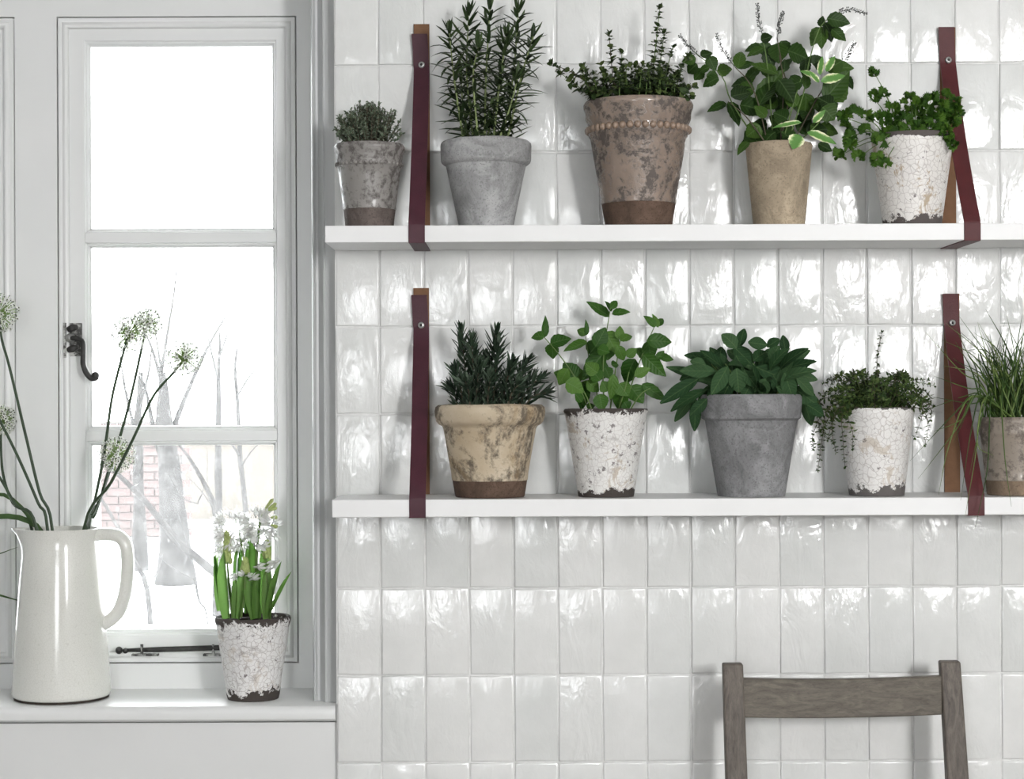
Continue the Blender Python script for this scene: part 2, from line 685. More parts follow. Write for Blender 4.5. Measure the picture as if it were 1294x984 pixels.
# tiled wall: the solid behind the tiles, then the tiles, each a piece of it
b = MB(); b.box((TL + .001, .0030, 0), (XR, OUT, ZT)); wall_t = struct('wall_back', b, M['grout'], smooth=False,
    label='wall of upright white handmade glazed tiles with pale grout', cat='wall')

TW, TH = 56.0 / S(), 110.1 / S()


def tile_mesh(k):
    random.seed(100 + k)
    m = MB()
    g, th, bv = .0026, .0075, .0018
    w, h = TW - g, TH - g
    j = lambda s: random.uniform(-s, s)
    cs = [(-w / 2, -h / 2), (w / 2, -h / 2), (w / 2, h / 2), (-w / 2, h / 2)]
    # 8 point outline with slightly uneven edges
    ol = []
    for i in range(4):
        a, c = cs[i], cs[(i + 1) % 4]
        ol.append((a[0] + j(.0006), a[1] + j(.0006)))
        ol.append(((a[0] + c[0]) / 2 + j(.0007), (a[1] + c[1]) / 2 + j(.0007)))
    cz = [j(.0006) for _ in range(8)]
    vv = [(x, .004, z) for x, z in ol]
    vv += [(x, bv * .8 - .0004, z) for x, z in ol]
    vv += [(x * (1 - bv * 1.1 / w), bv * .22 + cz[i] * .5, z * (1 - bv * 1.1 / h)) for i, (x, z) in enumerate(ol)]
    vv += [(x * (1 - bv * 3.2 / w), cz[i] * .5, z * (1 - bv * 3.2 / h)) for i, (x, z) in enumerate(ol)]
    ff = []
    for r_ in range(3):
        for i in range(8):
            i2 = (i + 1) % 8
            ff.append((r_ * 8 + i, r_ * 8 + i2, (r_ + 1) * 8 + i2, (r_ + 1) * 8 + i))
    ff.append(tuple(24 + i for i in range(8)))
    m.add(vv, ff)
    return m.mesh('tile', M['tile'])


tiles = [tile_mesh(k) for k in range(8)]
random.seed(3)
Z0 = P(650, 963, 0).z
for r_ in range(-2, 10):
    for c_ in range(20):
        x = TL + .0015 + (c_ + .5) * TW
        z = Z0 + (r_ + .5) * TH
        o = put(random.choice(tiles), 'tile', wall_t, Matrix.Translation((x, random.uniform(-.0007, .0007), z + random.uniform(-.0005, .0005)))
                @ Matrix.Rotation(random.gauss(0, R(.7)), 4, 'Z') @ Matrix.Rotation(random.gauss(0, R(.55)), 4, 'X') @ Matrix.Rotation(random.gauss(0, R(.12)), 4, 'Y'))

# ---- window wall left of the tiles
SILL_Z = P(200, 893, -.004).z
SILL_B = P(200, 913, -.004).z
HEAD_Z = SILL_Z + 1.36
b = MB()
b.box((XL, .012, 0), (TL, OUT, SILL_Z - .03))
b.box((XL, .012, HEAD_Z), (TL, OUT, ZT))
b.box((XL, .012, SILL_Z - .03), (-1.62, OUT, HEAD_Z))
struct('wall_front', b, M['wall'], smooth=False, label='plain painted wall under and around the window recess', cat='wall')

# sill board with rounded nose
prof = [(SILL_Y + .06, SILL_Z), (.006, SILL_Z), (.001, SILL_Z - .002), (-.003, SILL_Z - .007), (-.004, SILL_Z - .013), (-.003, SILL_B + .005),
        (.002, SILL_B + .001), (.006, SILL_B), (SILL_Y + .06, SILL_B)]
b = MB()
n = len(prof)
b.add([(-1.615, y, z) for y, z in prof] + [(TL - .0005, y, z) for y, z in prof],
      [(i, i + n, (i + 1) % n + n, (i + 1) % n) for i in range(n)] + [tuple(range(n)), tuple(range(2 * n - 1, n - 1, -1))])
struct('trim_1', b, M['white'], angle=40, label='white painted window sill board with rounded nose', cat='window sill')

# moulded architrave between window and tiles, its shade put into the grey colour
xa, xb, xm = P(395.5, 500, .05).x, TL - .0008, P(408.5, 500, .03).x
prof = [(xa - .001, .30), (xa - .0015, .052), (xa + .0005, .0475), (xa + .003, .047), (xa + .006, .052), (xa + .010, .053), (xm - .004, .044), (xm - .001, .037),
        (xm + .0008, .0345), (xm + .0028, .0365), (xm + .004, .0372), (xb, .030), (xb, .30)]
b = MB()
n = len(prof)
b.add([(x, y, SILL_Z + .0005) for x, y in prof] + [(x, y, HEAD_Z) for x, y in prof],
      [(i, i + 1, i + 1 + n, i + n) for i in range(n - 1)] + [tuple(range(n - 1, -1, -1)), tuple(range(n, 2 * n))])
struct('trim_2', b, M['trim_shade'], angle=35, label='shaded grey moulded architrave strip beside the tiled wall', cat='architrave')

# ---- the two casement windows
WY = SILL_Y


def rect(x0, x1, y0, y1, Y=WY):
    a, c = P(x0, (y0 + y1) / 2, Y), P(x1, (y0 + y1) / 2, Y)
    t, d = P((x0 + x1) / 2, y0, Y), P((x0 + x1) / 2, y1, Y)
    return a.x, c.x, d.z, t.z


px = 1 / S(WY)
wx0, wx1, wz0, wz1 = rect(73, 376, 20.5, 838)
OFF = -(376 - 20) * px
# board face of the surround with the two openings
b = MB()
top, bot = HEAD_Z, SILL_Z - .02
xl, xr = -1.62, xa + .02
for x0, x1 in ((xl, wx0 + OFF), (wx1 + OFF, wx0), (wx1, xr)):
    b.box((x0, WY, bot), (x1, OUT - .05, top))
for o_ in (OFF, 0):
    b.box((wx0 + o_, WY, bot), (wx1 + o_, OUT - .05, wz0))
    b.box((wx0 + o_, WY, wz1), (wx1 + o_, OUT - .05, top))
struct('trim_3', b, M['white'], smooth=False, label='broad white painted boards framing the casement windows', cat='window surround')

glz = [(53, 290), (309, 541), (560, 800)]     # the three panes, top to bottom, at the inner edge of the glazing bevel
for wi in range(2):
    ox = OFF if wi else 0.0
    w = thing('window_%d' % (wi + 1), None, None, ((wx0 + wx1) / 2 + ox, WY, wz0), kind='structure')
    w['label'] = ('tall white three-pane casement window beside the tiled wall' if not wi else 'white casement window with its edge showing behind the tall jug')
    w['category'] = 'window'
    loc = Vector(w.location)
    L0, L1 = wx0 + ox - loc.x, wx1 + ox - loc.x
    H = wz1 - wz0
    m = MB()
    g = .0022
    m.ring(L0 + g, L1 - g, g, H - g, [(0, .10), (0, .0005), (.0008, -.0005), (.005, -.0005), (.0075, .0006), (.010, -.0022), (.0135, -.0036), (.0165, -.0022), (.0185, .001),
                                      (.0192, .010), (.0192, .10)])
    m.build('outer_frame', M['white'], w, angle=45)
    i0 = .0192 + .0014
    sash_in = 13.5 * px
    bev = [(0, .0), (.0025, .0055), (.004, .0055), (.0075, .0130), (.0095, .0130), (.0095, .024)]
    xs0, xs1 = L0 + i0, L1 - i0
    # sash: stiles and rails as one mitred frame, with stepped bevels to the glass
    s0 = rect(106.5 + 0, 350, 47, 804)
    sx0, sx1 = s0[0] + 0 - (loc.x - ox), s0[1] - (loc.x - ox)
    zt, zb = rect(100, 300, 50, 803)[3] - loc.z, rect(100, 300, 50, 803)[2] - loc.z
    m = MB()
    of = [(xs0, xs1, i0, H - i0)][0]
    def rect_loop(x0, x1, z0, z1, y):
        return [(x0, y, z0), (x1, y, z0), (x1, y, z1), (x0, y, z1)]
    loops = [rect_loop(xs0, xs1, i0, H - i0, .09), rect_loop(xs0, xs1, i0, H - i0, .0075), rect_loop(xs0 + .001, xs1 - .001, i0 + .001, H - i0 - .001, .0065)]
    loops += [rect_loop(sx0 + i_, sx1 - i_, zb + i_, zt - i_, .0065 + y_) for i_, y_ in bev]
    loops += [rect_loop(sx0 + .0095, sx1 - .0095, zb + .0095, zt - .0095, .09)]
    vv = [p for l in loops for p in l]
    ff = [(k * 4 + j, k * 4 + (j + 1) % 4, k * 4 + 4 + (j + 1) % 4, k * 4 + 4 + j) for k in range(len(loops) - 1) for j in range(4)]
    m.add(vv, ff)
    m.build('sash', M['white'], w, smooth=False)
    for ya, yb in ((290, 309), (541, 560)):
        za, zb_ = P(230, ya + 2.5, WY).z - loc.z, P(230, yb - 2.5, WY).z - loc.z
        m = MB()
        pr = [(za + .0075, .045), (za + .0075, .0195), (za + .0060, .0195), (za + .0025, .012), (za + .0005, .012), (za - .0015, .0062),
              (zb_ + .0015, .0062), (zb_ - .0005, .012), (zb_ - .0025, .012), (zb_ - .0060, .0195), (zb_ - .0075, .0195), (zb_ - .0075, .045)]
        k = len(pr)
        m.add([(sx0 + .001, y, z) for z, y in pr] + [(sx1 - .001, y, z) for z, y in pr], [(i, (i + 1) % k, (i + 1) % k + k, i + k) for i in range(k)])
        m.build('glazing_bar', M['white'], w, smooth=False)
    for ya, yb in glz:
        za, zb_ = P(230, yb, WY).z - loc.z, P(230, ya, WY).z - loc.z
        m = MB()
        m.box((sx0 + .004, .024, za - .004), (sx1 - .004, .027, zb_ + .004))
        m.build('pane', M['glass'], w, smooth=False)
    if wi:
        continue
    # casement fastener: worn plate, boss, curled handle
    q = lambda x, y, dy=0.0: P(x, y, WY + dy) - loc
    h = MB()
    a, c = q(85.5, 450), q(103, 408)
    h.box((a.x, .0015, a.z), (c.x, .0064, c.z))
    hp = h.build('fastener_plate', M['worn_iron'], w, bevel=.001, smooth=False)
    h = MB()
    a, c = q(81, 452), q(84.5, 408)
    h.box((a.x, -.006, a.z), (c.x, -.0037, c.z))
    h.build('keep_plate', M['worn_iron'], w, smooth=False)
    for yy in (415, 441):
        h = MB()
        p_ = q(93, yy)
        h.tube([(p_.x - .009, -.004, p_.z - .002), (p_.x, -.008, p_.z + .001), (p_.x + .008, -.004, p_.z + .003)], [.005, .007, .004], 8, flat=.8)
        h.build('hinge_knuckle', M['iron'], hp)
    h = MB()
    p_ = q(90, 427)
    h.tube([(p_.x, .003, p_.z), (p_.x, -.012, p_.z), (p_.x, -.015, p_.z)], [.0085, .008, .005], 14)
    h.build('boss', M['steel'], hp)
    h = MB()
    pts = [(90, 427, -.012), (99, 428, -.016), (104.5, 433, -.020), (105, 447, -.022), (105, 460, -.022), (109, 471, -.022), (115, 477.5, -.022), (120, 478, -.022), (122.5, 475.5, -.022)]
    h.tube(curve([q(x, y, dy) for x, y, dy in pts], 40), [.0045] * 3 + [.0048] * 20 + [.0052] * 18, 10)
    h.ball(q(120.5, 474.5, -.022), .0072, 12, 8)
    h.build('handle', M['iron'], w)
    # casement stay along the bottom rail
    st = MB()
    st.tube([q(156, 821.5, -.012), q(200, 820.5, -.012), q(330, 816.5, -.012)], [.0030, .0048, .0050], 8, flat=.6)
    st.ball(q(150.5, 821.5, -.012), .0068, 12, 8)
    st.ball(q(158.5, 822, -.012), .0052, 10, 6)
    so = st.build('stay_bar', M['iron'], w)
    for x in (178, 268):
        pg = MB()
        c0 = q(x + 7, 826)
        pg.box((c0.x - .024, -.016, c0.z - .002), (c0.x + .024, .0068, c0.z + .0015))
        pg.tube([c0 + Vector((-.006, -.012, 0)), c0 + Vector((-.006, -.012, .019))], .0026, 8)
        pg.build('stay_pin', M['worn_iron'], so, angle=40)
    pl = MB()
    c0 = q(232, 823)
    pl.box((c0.x - .05, .002, c0.z - .005), (c0.x + .05, .0066, c0.z + .004))
    pl.build('stay_plate', M['steel'], so, smooth=False)

# ------------------------------------------------------------------ outside the window
b = MB()
rr = random.Random(5)
gx, gy = 26, 22
vv = []
for j in range(gy):
    for i in range(gx):
        x, y = -9 + i * .55, .45 + (j / (gy - 1)) ** 1.6 * 30
        vv.append((x, y, noise.noise((x * .6, y * .4, 0)) * .025 if y > 3 else -.02))
b.add(vv, [(j * gx + i, j * gx + i + 1, (j + 1) * gx + i + 1, (j + 1) * gx + i) for j in range(gy - 1) for i in range(gx - 1)])
g = b.build('snowy_ground', M['snow'])
tag(g, 'snow-covered garden ground outside the window', 'ground', kind='structure')

BY = 14.5
x0, x1 = P(60, 600, BY).x, P(228, 600, BY).x
wl = thing('brick_wall', 'pale red brick garden wall seen through the lower window panes', 'wall', ((x0 + x1) / 2, BY, 0))
b = MB(); b.box((x0 - wl.location.x, .012, 0), (x1 - wl.location.x, .25, 1.075)); b.build('mortar', M['mortar'], wl, smooth=False)
b = MB(); b.box((-.105, 0, -.0325), (.105, .1, .0325)); bm_ = b.mesh('brick', M['brick'], False)
rr = random.Random(8)
for k in range(14):
    x = x0 - (.11 if k % 2 else 0)
    while x < x1 - .05:
        put(bm_, 'brick', wl, Matrix.Translation((x + .105 - wl.location.x, rr.uniform(-.008, .004), .04 + k * .0752)))
        x += .2235
# pale outbuilding to the right of it
x0, x1 = P(232, 600, 17).x, P(420, 600, 17).x
hb = thing('garden_outbuilding', 'pale cream outbuilding standing behind the bare trees outside', 'building', ((x0 + x1) / 2, 17, 0))
w2 = (x1 - x0) / 2
b = MB(); b.box((-w2, 0, 0), (w2, 2.5, .95)); b.build('wall', M['brick_cream'], hb, smooth=False)
b = MB(); b.add([(-w2 - .1, -.15, .95), (w2 + .1, -.15, .95), (w2 + .1, 2.6, .95), (-w2 - .1, 2.6, .95), (-w2 - .1, 1.25, 1.9), (w2 + .1, 1.25, 1.9)],
              [(0, 1, 5, 4), (2, 3, 4, 5), (0, 4, 3), (1, 2, 5), (0, 3, 2, 1)])
b.build('snowy_roof', M['snow'], hb, smooth=False)


def tree(name, label, Y, trunk, w0, w1, branches, mat=None):
    mat = mat or M['bark']
    base = P(trunk[0][0], trunk[0][1], Y)
    base.z = 0
    t = thing(name, label, 'tree', base, group=None)
    pts = [P(x, y, Y) - base for x, y in trunk]
    pts[0].z = -.12
    m = MB()
    c = curve(pts, 14)
    s = S(Y)
    m.tube(c, [(w0 + (w1 - w0) * i / (len(c) - 1)) / s / 2 * (1 + .16 * noise.noise((i * .9, Y, 0)) + .45 * max(0, 1 - i / 2.2)) for i in range(len(c))], 12)
    m.v = [tuple(Vector(p) * 1 + Vector((1, 0, 0)) * .012 * noise.noise(Vector(p) * 5 + Vector((Y, 0, 0)))) for p in m.v]
    m.build('trunk', mat, t)
    for br, wa in branches:
        m = MB()
        rr_ = random.Random(int(br[0][0] * 7 + br[0][1]))
        c = curve([P(x, y, Y + rr_.uniform(-.25, .25) * (k > 0)) - base for k, (x, y) in enumerate(br)], 10)
        m.tube(c, [wa / s / 2 * (1 - .75 * i / (len(c) - 1)) for i in range(len(c))], 7)
        m.build('branch', M['bark_light'] if wa < 5 else mat, t)
    return t


tree('garden_tree', 'thick frosted tree trunk standing in the snow outside the window', 10.0, [(222, 738), (222, 690), (217, 630), (212, 570), (208, 530), (206, 500), (204, 470)], 44, 9,
     [([(214, 600), (198, 560), (186, 500), (176, 470)], 9), ([(212, 560), (235, 500), (262, 440), (285, 400)], 8), ([(208, 500), (192, 440), (172, 400)], 6), ([(204, 470), (212, 420), (220, 370), (224, 330)], 5), ([(204, 470), (198, 430), (192, 400)], 4)])
tree('garden_tree', 'narrow dark tree trunk with a leaning fork outside the window', 8.0, [(277, 800), (277, 700), (276, 640), (276, 560), (276, 500), (277, 460), (279, 420)], 13, 3,
     [([(276, 650), (262, 618), (240, 580), (226, 562)], 9), ([(276, 480), (266, 440), (258, 400)], 4), ([(276, 455), (288, 420), (296, 395)], 3)])
tree('garden_tree', 'slim bare trunk with a knotted fork outside beside the window edge', 9.0, [(313, 790), (312, 700), (310, 640), (304, 580), (300, 520), (298, 480), (300, 440)], 10, 3,
     [([(304, 590), (318, 570), (332, 556)], 3), ([(302, 575), (292, 560), (280, 552)], 4), ([(300, 500), (320, 470), (345, 455)], 3)])
tree('garden_tree', 'broad pale tree trunk beside the brick wall outside', 11.0, [(176, 720), (176, 660), (175, 600), (174, 540), (176, 500), (178, 470)], 18, 6,
     [([(175, 560), (160, 500), (150, 440)], 6), ([(175, 520), (188, 470), (192, 430)], 5)])


def fallen(name, label, Y, path, w0, w1, twigs):
    base = P(*path[0], Y)
    base.z = 0
    t = thing(name, label, 'branch', base)
    s = S(Y)
    c = curve([P(x, y, Y) - base for x, y in path], 14)
    m = MB()
    m.tube(c, [(w0 + (w1 - w0) * i / (len(c) - 1)) / s / 2 for i in range(len(c))], 9)
    m.build('limb', M['bark'], t)
    for tw, wa in twigs:
        m = MB()
        c = curve([P(x, y, Y - .1) - base for x, y in tw], 10)
        m.tube(c, [wa / s / 2 * (1 - .6 * i / (len(c) - 1)) for i in range(len(c))], 6)
        m.build('twig', M['bark_light'], t)


fallen('leaning_branch', 'long bare branch slanting across the lower pane outside', 5.0, [(330, 905), (298, 760), (262, 716), (224, 684), (186, 636), (150, 600), (128, 578)], 15, 4,
       [([(228, 690), (206, 665), (185, 662)], 2.2), ([(246, 730), (252, 760), (262, 782), (268, 900)], 4), ([(246, 732), (215, 715), (190, 690), (178, 650)], 2), ([(240, 700), (232, 670), (222, 640)], 2.5)])
fallen('leaning_branch', 'thin frosted branch leaning left of the thick tree trunk outside', 6.0, [(194, 850), (186, 745), (168, 706), (140, 650), (118, 615)], 8, 3,
       [([(186, 744), (200, 720), (206, 700)], 2.5), ([(160, 690), (150, 660), (152, 640)], 2)])
fallen('leaning_branch', 'fine bare twig arching between the tree trunks outside', 7.0, [(330, 1000), (268, 640), (250, 636), (230, 628), (214, 600)], 3, 1.5,
       [([(268, 640), (250, 615), (224, 590)], 2), ([(262, 610), (262, 590), (262, 566)], 1.6)])

# ------------------------------------------------------------------ shelves
SH_D = .171
shelf_top = {}
for key, yt, yb_, xleft, lab in (('upper', 284.2, 305.5, 410.5, 'upper white shelf hung in leather straps on the tiled wall'),
                                 ('lower', 630.6, 652.8, 419.5, 'lower white shelf hung in leather straps on the tiled wall')):
    zt, zb = P(650, yt, -SH_D).z, P(650, yb_, -SH_D).z
    shelf_top[key] = zt
    b = MB(); b.box((P(xleft, yt, -SH_D).x, -SH_D, zb), (1.02, -.0035, zt))
    o = b.build('wall_shelf', M['shelf'], smooth=False, bevel=.0012)
    tag(o, lab, 'shelf')
    shelf_top[key + '_b'] = zb

ZU, ZL = shelf_top['upper'], shelf_top['lower']


def strap(label, key, xpx, top_back, top_front, rivet_y, dx, mat):
    X = P(xpx, rivet_y, 0).x
    hw = 20.2 / S(-.08) / 2
    zt, zb = shelf_top[key], shelf_top[key + '_b']
    t = thing('leather_strap', label, 'strap', (X, 0, zb))
    zz = lambda y: P(xpx, y, 0).z - zb
    th = .0026
    zr = zz(rivet_y)
    path = [(-.0016, zz(top_back), 0), (-.0016, zr, 0), (-.0016, .10, 0), (-.0016, -.001, 0), (-.0030, -.0016, 0), (-.02, -.0016, 0), (-SH_D + .002, -.0016, 0), (-SH_D - .0014, -.0010, dx), (-SH_D - .0018, .002, dx), (-SH_D - .0018, zt - zb - .001, dx),
            (-SH_D - .0012, zt - zb + .004, dx)]
    n0 = 10
    for i in range(1, n0):
        s = i / n0
        y = -SH_D + (SH_D - .0072) * s + .010 * math.sin(PI * s)
        path.append((y, zt - zb + .004 + (zr - (zt - zb) - .012) * s, dx * (1 - s)))
    path += [(-.0068, zr - .006, 0), (-.0064, zr, -.001), (-.0075, zr + (zz(top_front) - zr) * .5, -.002), (-.0105, zz(top_front), -.0035)]
    m = MB()
    vv = []
    k = len(path)
    for i, (y, z, x) in enumerate(path):
        a = Vector(path[max(0, i - 1)][:2])
        c = Vector(path[min(k - 1, i + 1)][:2])
        tg = (c - a).normalized()
        nr = Vector((tg.y, -tg.x))         # points out of the loop or into it
        for s, off in ((-1, 0), (1, 0), (1, th), (-1, th)):
            vv.append((x + s * hw, y + nr.x * off * 1, z + nr.y * off * 1))
    # orient: the loop runs down the wall, out under the shelf and back up, so (tg.y,-tg.x) faces outwards on the wall side
    ff, mi = [], []
    for i in range(k - 1):
        a, c = i * 4, i * 4 + 4
        m.add([], [])
        for j in range(4):
            j2 = (j + 1) % 4
            ff.append((a + j, a + j2, c + j2, c + j))
            mi.append(j)
    ff += [(3, 2, 1, 0), tuple((k - 1) * 4 + j for j in range(4))]
    m.v = [tuple(p) for p in vv]
    m.f = ff
    # side 0 and side 2 are the two broad faces: test which one looks away from the loop centre
    m.m = [{0: 0, 1: 0, 2: 1, 3: 0}[j] for j in mi] + [0, 0]
    m.build('band', [mat, M['suede']], t, angle=50, smooth=True)
    r_ = MB()
    ry = -.0066 - th
    r_.tube([(0, ry + .002, zr), (0, ry - .0012, zr), (0, ry - .0022, zr)], [.0056, .0054, .0040], 18)
    rv = r_.build('rivet', M['steel'], t, angle=40)
    r_ = MB()
    r_.tube([(0, ry - .002, zr), (0, ry - .0030, zr)], [.0026, .0020], 10)
    r_.build('rivet_cap', M['iron'], rv)
    return t


strap('burgundy leather strap between the small thyme pot and the tall rosemary', 'upper', 533, 31, 44, 83, -.001, M['leather_a'])
strap('oxblood leather strap behind the parsley leaves on the upper shelf', 'upper', 1197, 35, 35.5, 77, .0005, M['leather_b'])
strap('burgundy leather strap at the bare left end of the lower shelf', 'lower', 532.5, 364, 373, 411, .001, M['leather_a'])
strap('oxblood leather strap between the trailing thyme and the chives', 'lower', 1202, 371, 371.5, 408, .0, M['leather_b'])

# ------------------------------------------------------------------ pots
PY_ = -.096


class Pot:
    def __init__(self, name, label, cx, ztop, Y=PY_, group=None):
        self.Y, self.s = Y, S(Y)
        p = P(cx, 500, Y)
        self.base = Vector((P(cx, PY - (ztop - CZ) * self.s, Y).x, Y, ztop + .0004))
        self.t = thing(name, label, 'potted plant', self.base, group)

    def L(self, x, y, dy=0.0):
        """local point shown at x, y, dy metres behind the pot's axis"""
        return P(x, y, self.Y + dy) - self.base

    def z(self, y):
        return self.L(652, y).z + (0)

    def profile(self, sil, thick=7, soil_drop=9):
        """sil: (half width px, image y) from foot to rim; returns lathe profile incl. inside"""
        out = [(max(1e-4, w / self.s), self.L(self.cx, y).z) for w, y in sil]
        return out

    def make(self, cx, sil, mat, part='pot', wall=6.5, soil=8, warp=None, foot=None, foot_mat=None, n=64):
        self.cx = cx
        pr = self.profile(sil)
        pr[0] = (pr[0][0], 0.0)
        rt, zt = pr[-1]
        self.rim_r, self.H = rt, zt
        th = wall / self.s
        body = []
        # densify so procedural warp and smooth shading behave
        for (r0, z0), (r1, z1) in zip(pr, pr[1:]):
            k = max(1, int(abs(z1 - z0) / .012))
            body += [(r0 + (r1 - r0) * i / k, z0 + (z1 - z0) * i / k) for i in range(k)]
        body.append(pr[-1])
        ins = [(rt - th * .15, zt + .0010), (rt - th * .6, zt + .0012), (rt - th, zt - .0005), (rt - th * 1.15, zt - soil / self.s * 1.6)]
        if foot:
            zf = self.L(cx, foot).z
            lo = [q for q in body if q[1] < zf]
            r_f = None
            for (r0, z0), (r1, z1) in zip(pr, pr[1:]):
                if z0 <= zf <= z1:
                    r_f = r0 + (r1 - r0) * (zf - z0) / max(1e-6, z1 - z0)
            m = MB()
            m.lathe([(1e-4, 0)] + lo + [(r_f, zf), (r_f - .002, zf + .0005)], n, warp=warp)
            up = [q for q in body if q[1] > zf]
            m2 = MB()
            m2.lathe([(r_f - .002, zf - .002), (r_f + .0009, zf + .0002), (r_f + .0011, zf + .002)] + up + ins, n, warp=warp)
            self.pot = m2.build(part, mat, self.t, angle=40)
            m.build('unglazed_foot', foot_mat, self.pot, angle=40)
        else:
            m = MB()
            m.lathe([(1e-4, 0)] + body + ins, n, warp=warp)
            self.pot = m.build(part, mat, self.t, angle=40)
        m = MB()
        sr = rt - th * 1.05
        zs = zt - soil / self.s
        rr_ = random.Random(int(cx))
        prof = [(sr, zs), (sr * .75, zs + .002), (sr * .4, zs + .003), (1e-4, zs + .004)]
        m.lathe(prof, 28, warp=lambda p, a, r, z: p + Vector((0, 0, .003 * noise.noise(p * 90))))
        m.build('soil', M['soil'], self.t)
        self.soil_z = zs
        return self


def beads(pot, y, hw, r_px, each, mat=None):
    z = pot.L(pot.cx, y).z
    r_ = r_px / pot.s
    rad = hw / pot.s
    n = int(2 * PI * rad / (r_ * 2.02))
    m = MB()
    m.ball((0, 0, 0), r_, 8, 6)
    me = m.mesh('bead', mat or pot.pot.data.materials[0])
    if each:
        for i in range(n):
            a = 2 * PI * i / n
            put(me, 'bead', pot.pot, Matrix.Translation((rad * math.cos(a), rad * math.sin(a), z)))
    else:
        m2 = MB()
        for i in range(n):
            a = 2 * PI * i / n
            m2.ball((rad * math.cos(a), rad * math.sin(a), z), r_, 7, 5)
        m2.build('bead_band', pot.pot.data.materials[0], pot.pot, kind='stuff')


def wob(amp, f=30):
    def w(p, a, r, z):
        k = noise.noise((math.cos(a) * 1.3, math.sin(a) * 1.3, z * 9))
        return Vector((p.x * (1 + amp * k), p.y * (1 + amp * k), p.z + (amp * .10 * noise.noise((math.cos(a) * 1.6, math.sin(a) * 1.6, 3.0)) if z > .05 else 0)))
    return w


FOOT = m_concrete('raw_brown_clay', (0.115, 0.075, 0.055))
FOOT2 = m_concrete('raw_dark_clay', (0.13, 0.105, 0.095))
G1 = 'herb pots on the upper shelf'
G2 = 'herb pots on the lower shelf'

# upper shelf
p1 = Pot('potted_thyme', 'small greyish beaded pot of bushy thyme at the upper shelf end', 467, ZU, group=G1)
p1.make(467, [(30.5, 284), (31, 280), (39.5, 214), (41, 212), (42, 208), (41.5, 204), (42.5, 196), (45, 190), (45, 187), (43.5, 184)],
        m_glaze('sooty_grey_glaze', (0.27, 0.255, 0.24), (0.075, 0.064, 0.06), amount=.85, rough=.3), foot=265, foot_mat=FOOT2, wall=4)
beads(p1, 209, 40.5, 3.2, False)
p2 = Pot('potted_rosemary', 'light grey cement pot of tall rosemary with long spreading needles', 614.5, ZU, group=G1)
p2.make(614.5, [(34, 284), (36, 279), (50.5, 210), (53, 208.5), (56, 206), (57, 203), (57.5, 186), (57, 182), (55, 180)], m_concrete('light_cement', (0.36, 0.36, 0.36)), wall=5, warp=wob(.012))
p3 = Pot('potted_oregano', 'large taupe glazed pot with a bead band holding small-leaved oregano', 807, ZU, group=G1)
p3.make(807, [(42, 284), (43, 280), (60.5, 176), (62.5, 173), (63.5, 168), (63, 162), (64, 158), (66.5, 152), (67, 143), (69, 138), (69.5, 134), (68, 131)],
        m_glaze('taupe_glaze', (0.285, 0.222, 0.18), (0.075, 0.064, 0.058), amount=.85, rough=.16), foot=258, foot_mat=FOOT, wall=5)
beads(p3, 165.5, 63.2, 4.6, True, m_plain('tan_bead_glaze', (.27, .195, .145), .25, .5, .12, 40, .1))
p4 = Pot('potted_mint', 'plain sand-coloured pot of dark leafy mint with flower spikes', 984.5, ZU, group=G1)
t_ = m_concrete('sandstone', (0.40, 0.325, 0.235), .22)
p4.make(984.5, [(32, 284), (33, 280), (41.5, 190), (42.5, 185), (41.5, 183)], t_, wall=4)
p5 = Pot('potted_parsley', 'white crackled pot of curly parsley beside the oxblood strap', 1153, ZU, group=G1)
p5.make(1153, [(36, 284), (37, 280), (50, 185), (51.5, 175), (50.5, 172)], m_crackle('white_crackle_parsley', .147, .0035, .0135, chip=(.10, .085, .08), spots=.9, dirt=.12, crack=.68, body=(.78, .755, .725)), wall=4, warp=wob(.008))

# lower shelf
p6 = Pot('potted_rosemary', 'mossy cream terracotta pot of dense dark rosemary', 619.5, ZL, group=G2)
t_ = NT('mossy_cream_terracotta')
co = t_.coord()
c = t_.ramp(t_.noise(11, 5, .6, co), [(.3, (.42, .33, .22)), (.7, (.62, .54, .42))])
m_ = t_.math('ADD', t_.noise(8, 7, .75, co, .4), t_.math('MULTIPLY', t_.math('SUBTRACT', t_.noise(90, 4, .7, co), .5), .3))
c = t_.mix(t_.math('MULTIPLY', t_.ramp(m_, [(.45, 0.), (.55, 1.)]), .9), c, (.105, .086, .066))
c = t_.mix(t_.math('MULTIPLY', t_.ramp(t_.noise(6, 5, .7, co, 1.), [(.50, 0.), (.60, 1.)]), .5), c, (.30, .20, .10))
t_.bump(t_.noise(70, 5, .65, co), .3, .002)
moss = t_.set(c, .8, .25)
p6.make(619.5, [(43, 631), (44, 626), (58.5, 541), (60, 538), (64, 536), (67.5, 532), (69.5, 525), (70, 519), (69, 514), (66.5, 512)], moss, foot=606, foot_mat=FOOT, wall=6, warp=wob(.022))
p7 = Pot('potted_mint', 'white crackled pot with a dark worn rim holding bright green mint', 766, ZL, group=G2)
p7.make(766, [(34, 630.5), (35, 627), (51.5, 524), (53.5, 519), (52.5, 517)], m_crackle('white_crackle_mint', .150, .0125, .0105, spots=.6, dirt=.35, crack=.5, flecks=.595), wall=4, warp=wob(.006))
p8 = Pot('potted_sage', 'big grey cement pot overflowing with broad sage leaves', 949.5, ZL, group=G2)
p8.make(949.5, [(41, 630.5), (42.5, 626), (58, 531), (60, 529.5), (62.5, 528), (64, 505), (63.5, 501), (62, 499)], m_concrete('dark_cement', (0.245, 0.245, 0.25)), wall=5, warp=wob(.006))
p9 = Pot('potted_thyme', 'white crackled pot of trailing thyme spilling over its rim', 1108, ZL, group=G2)
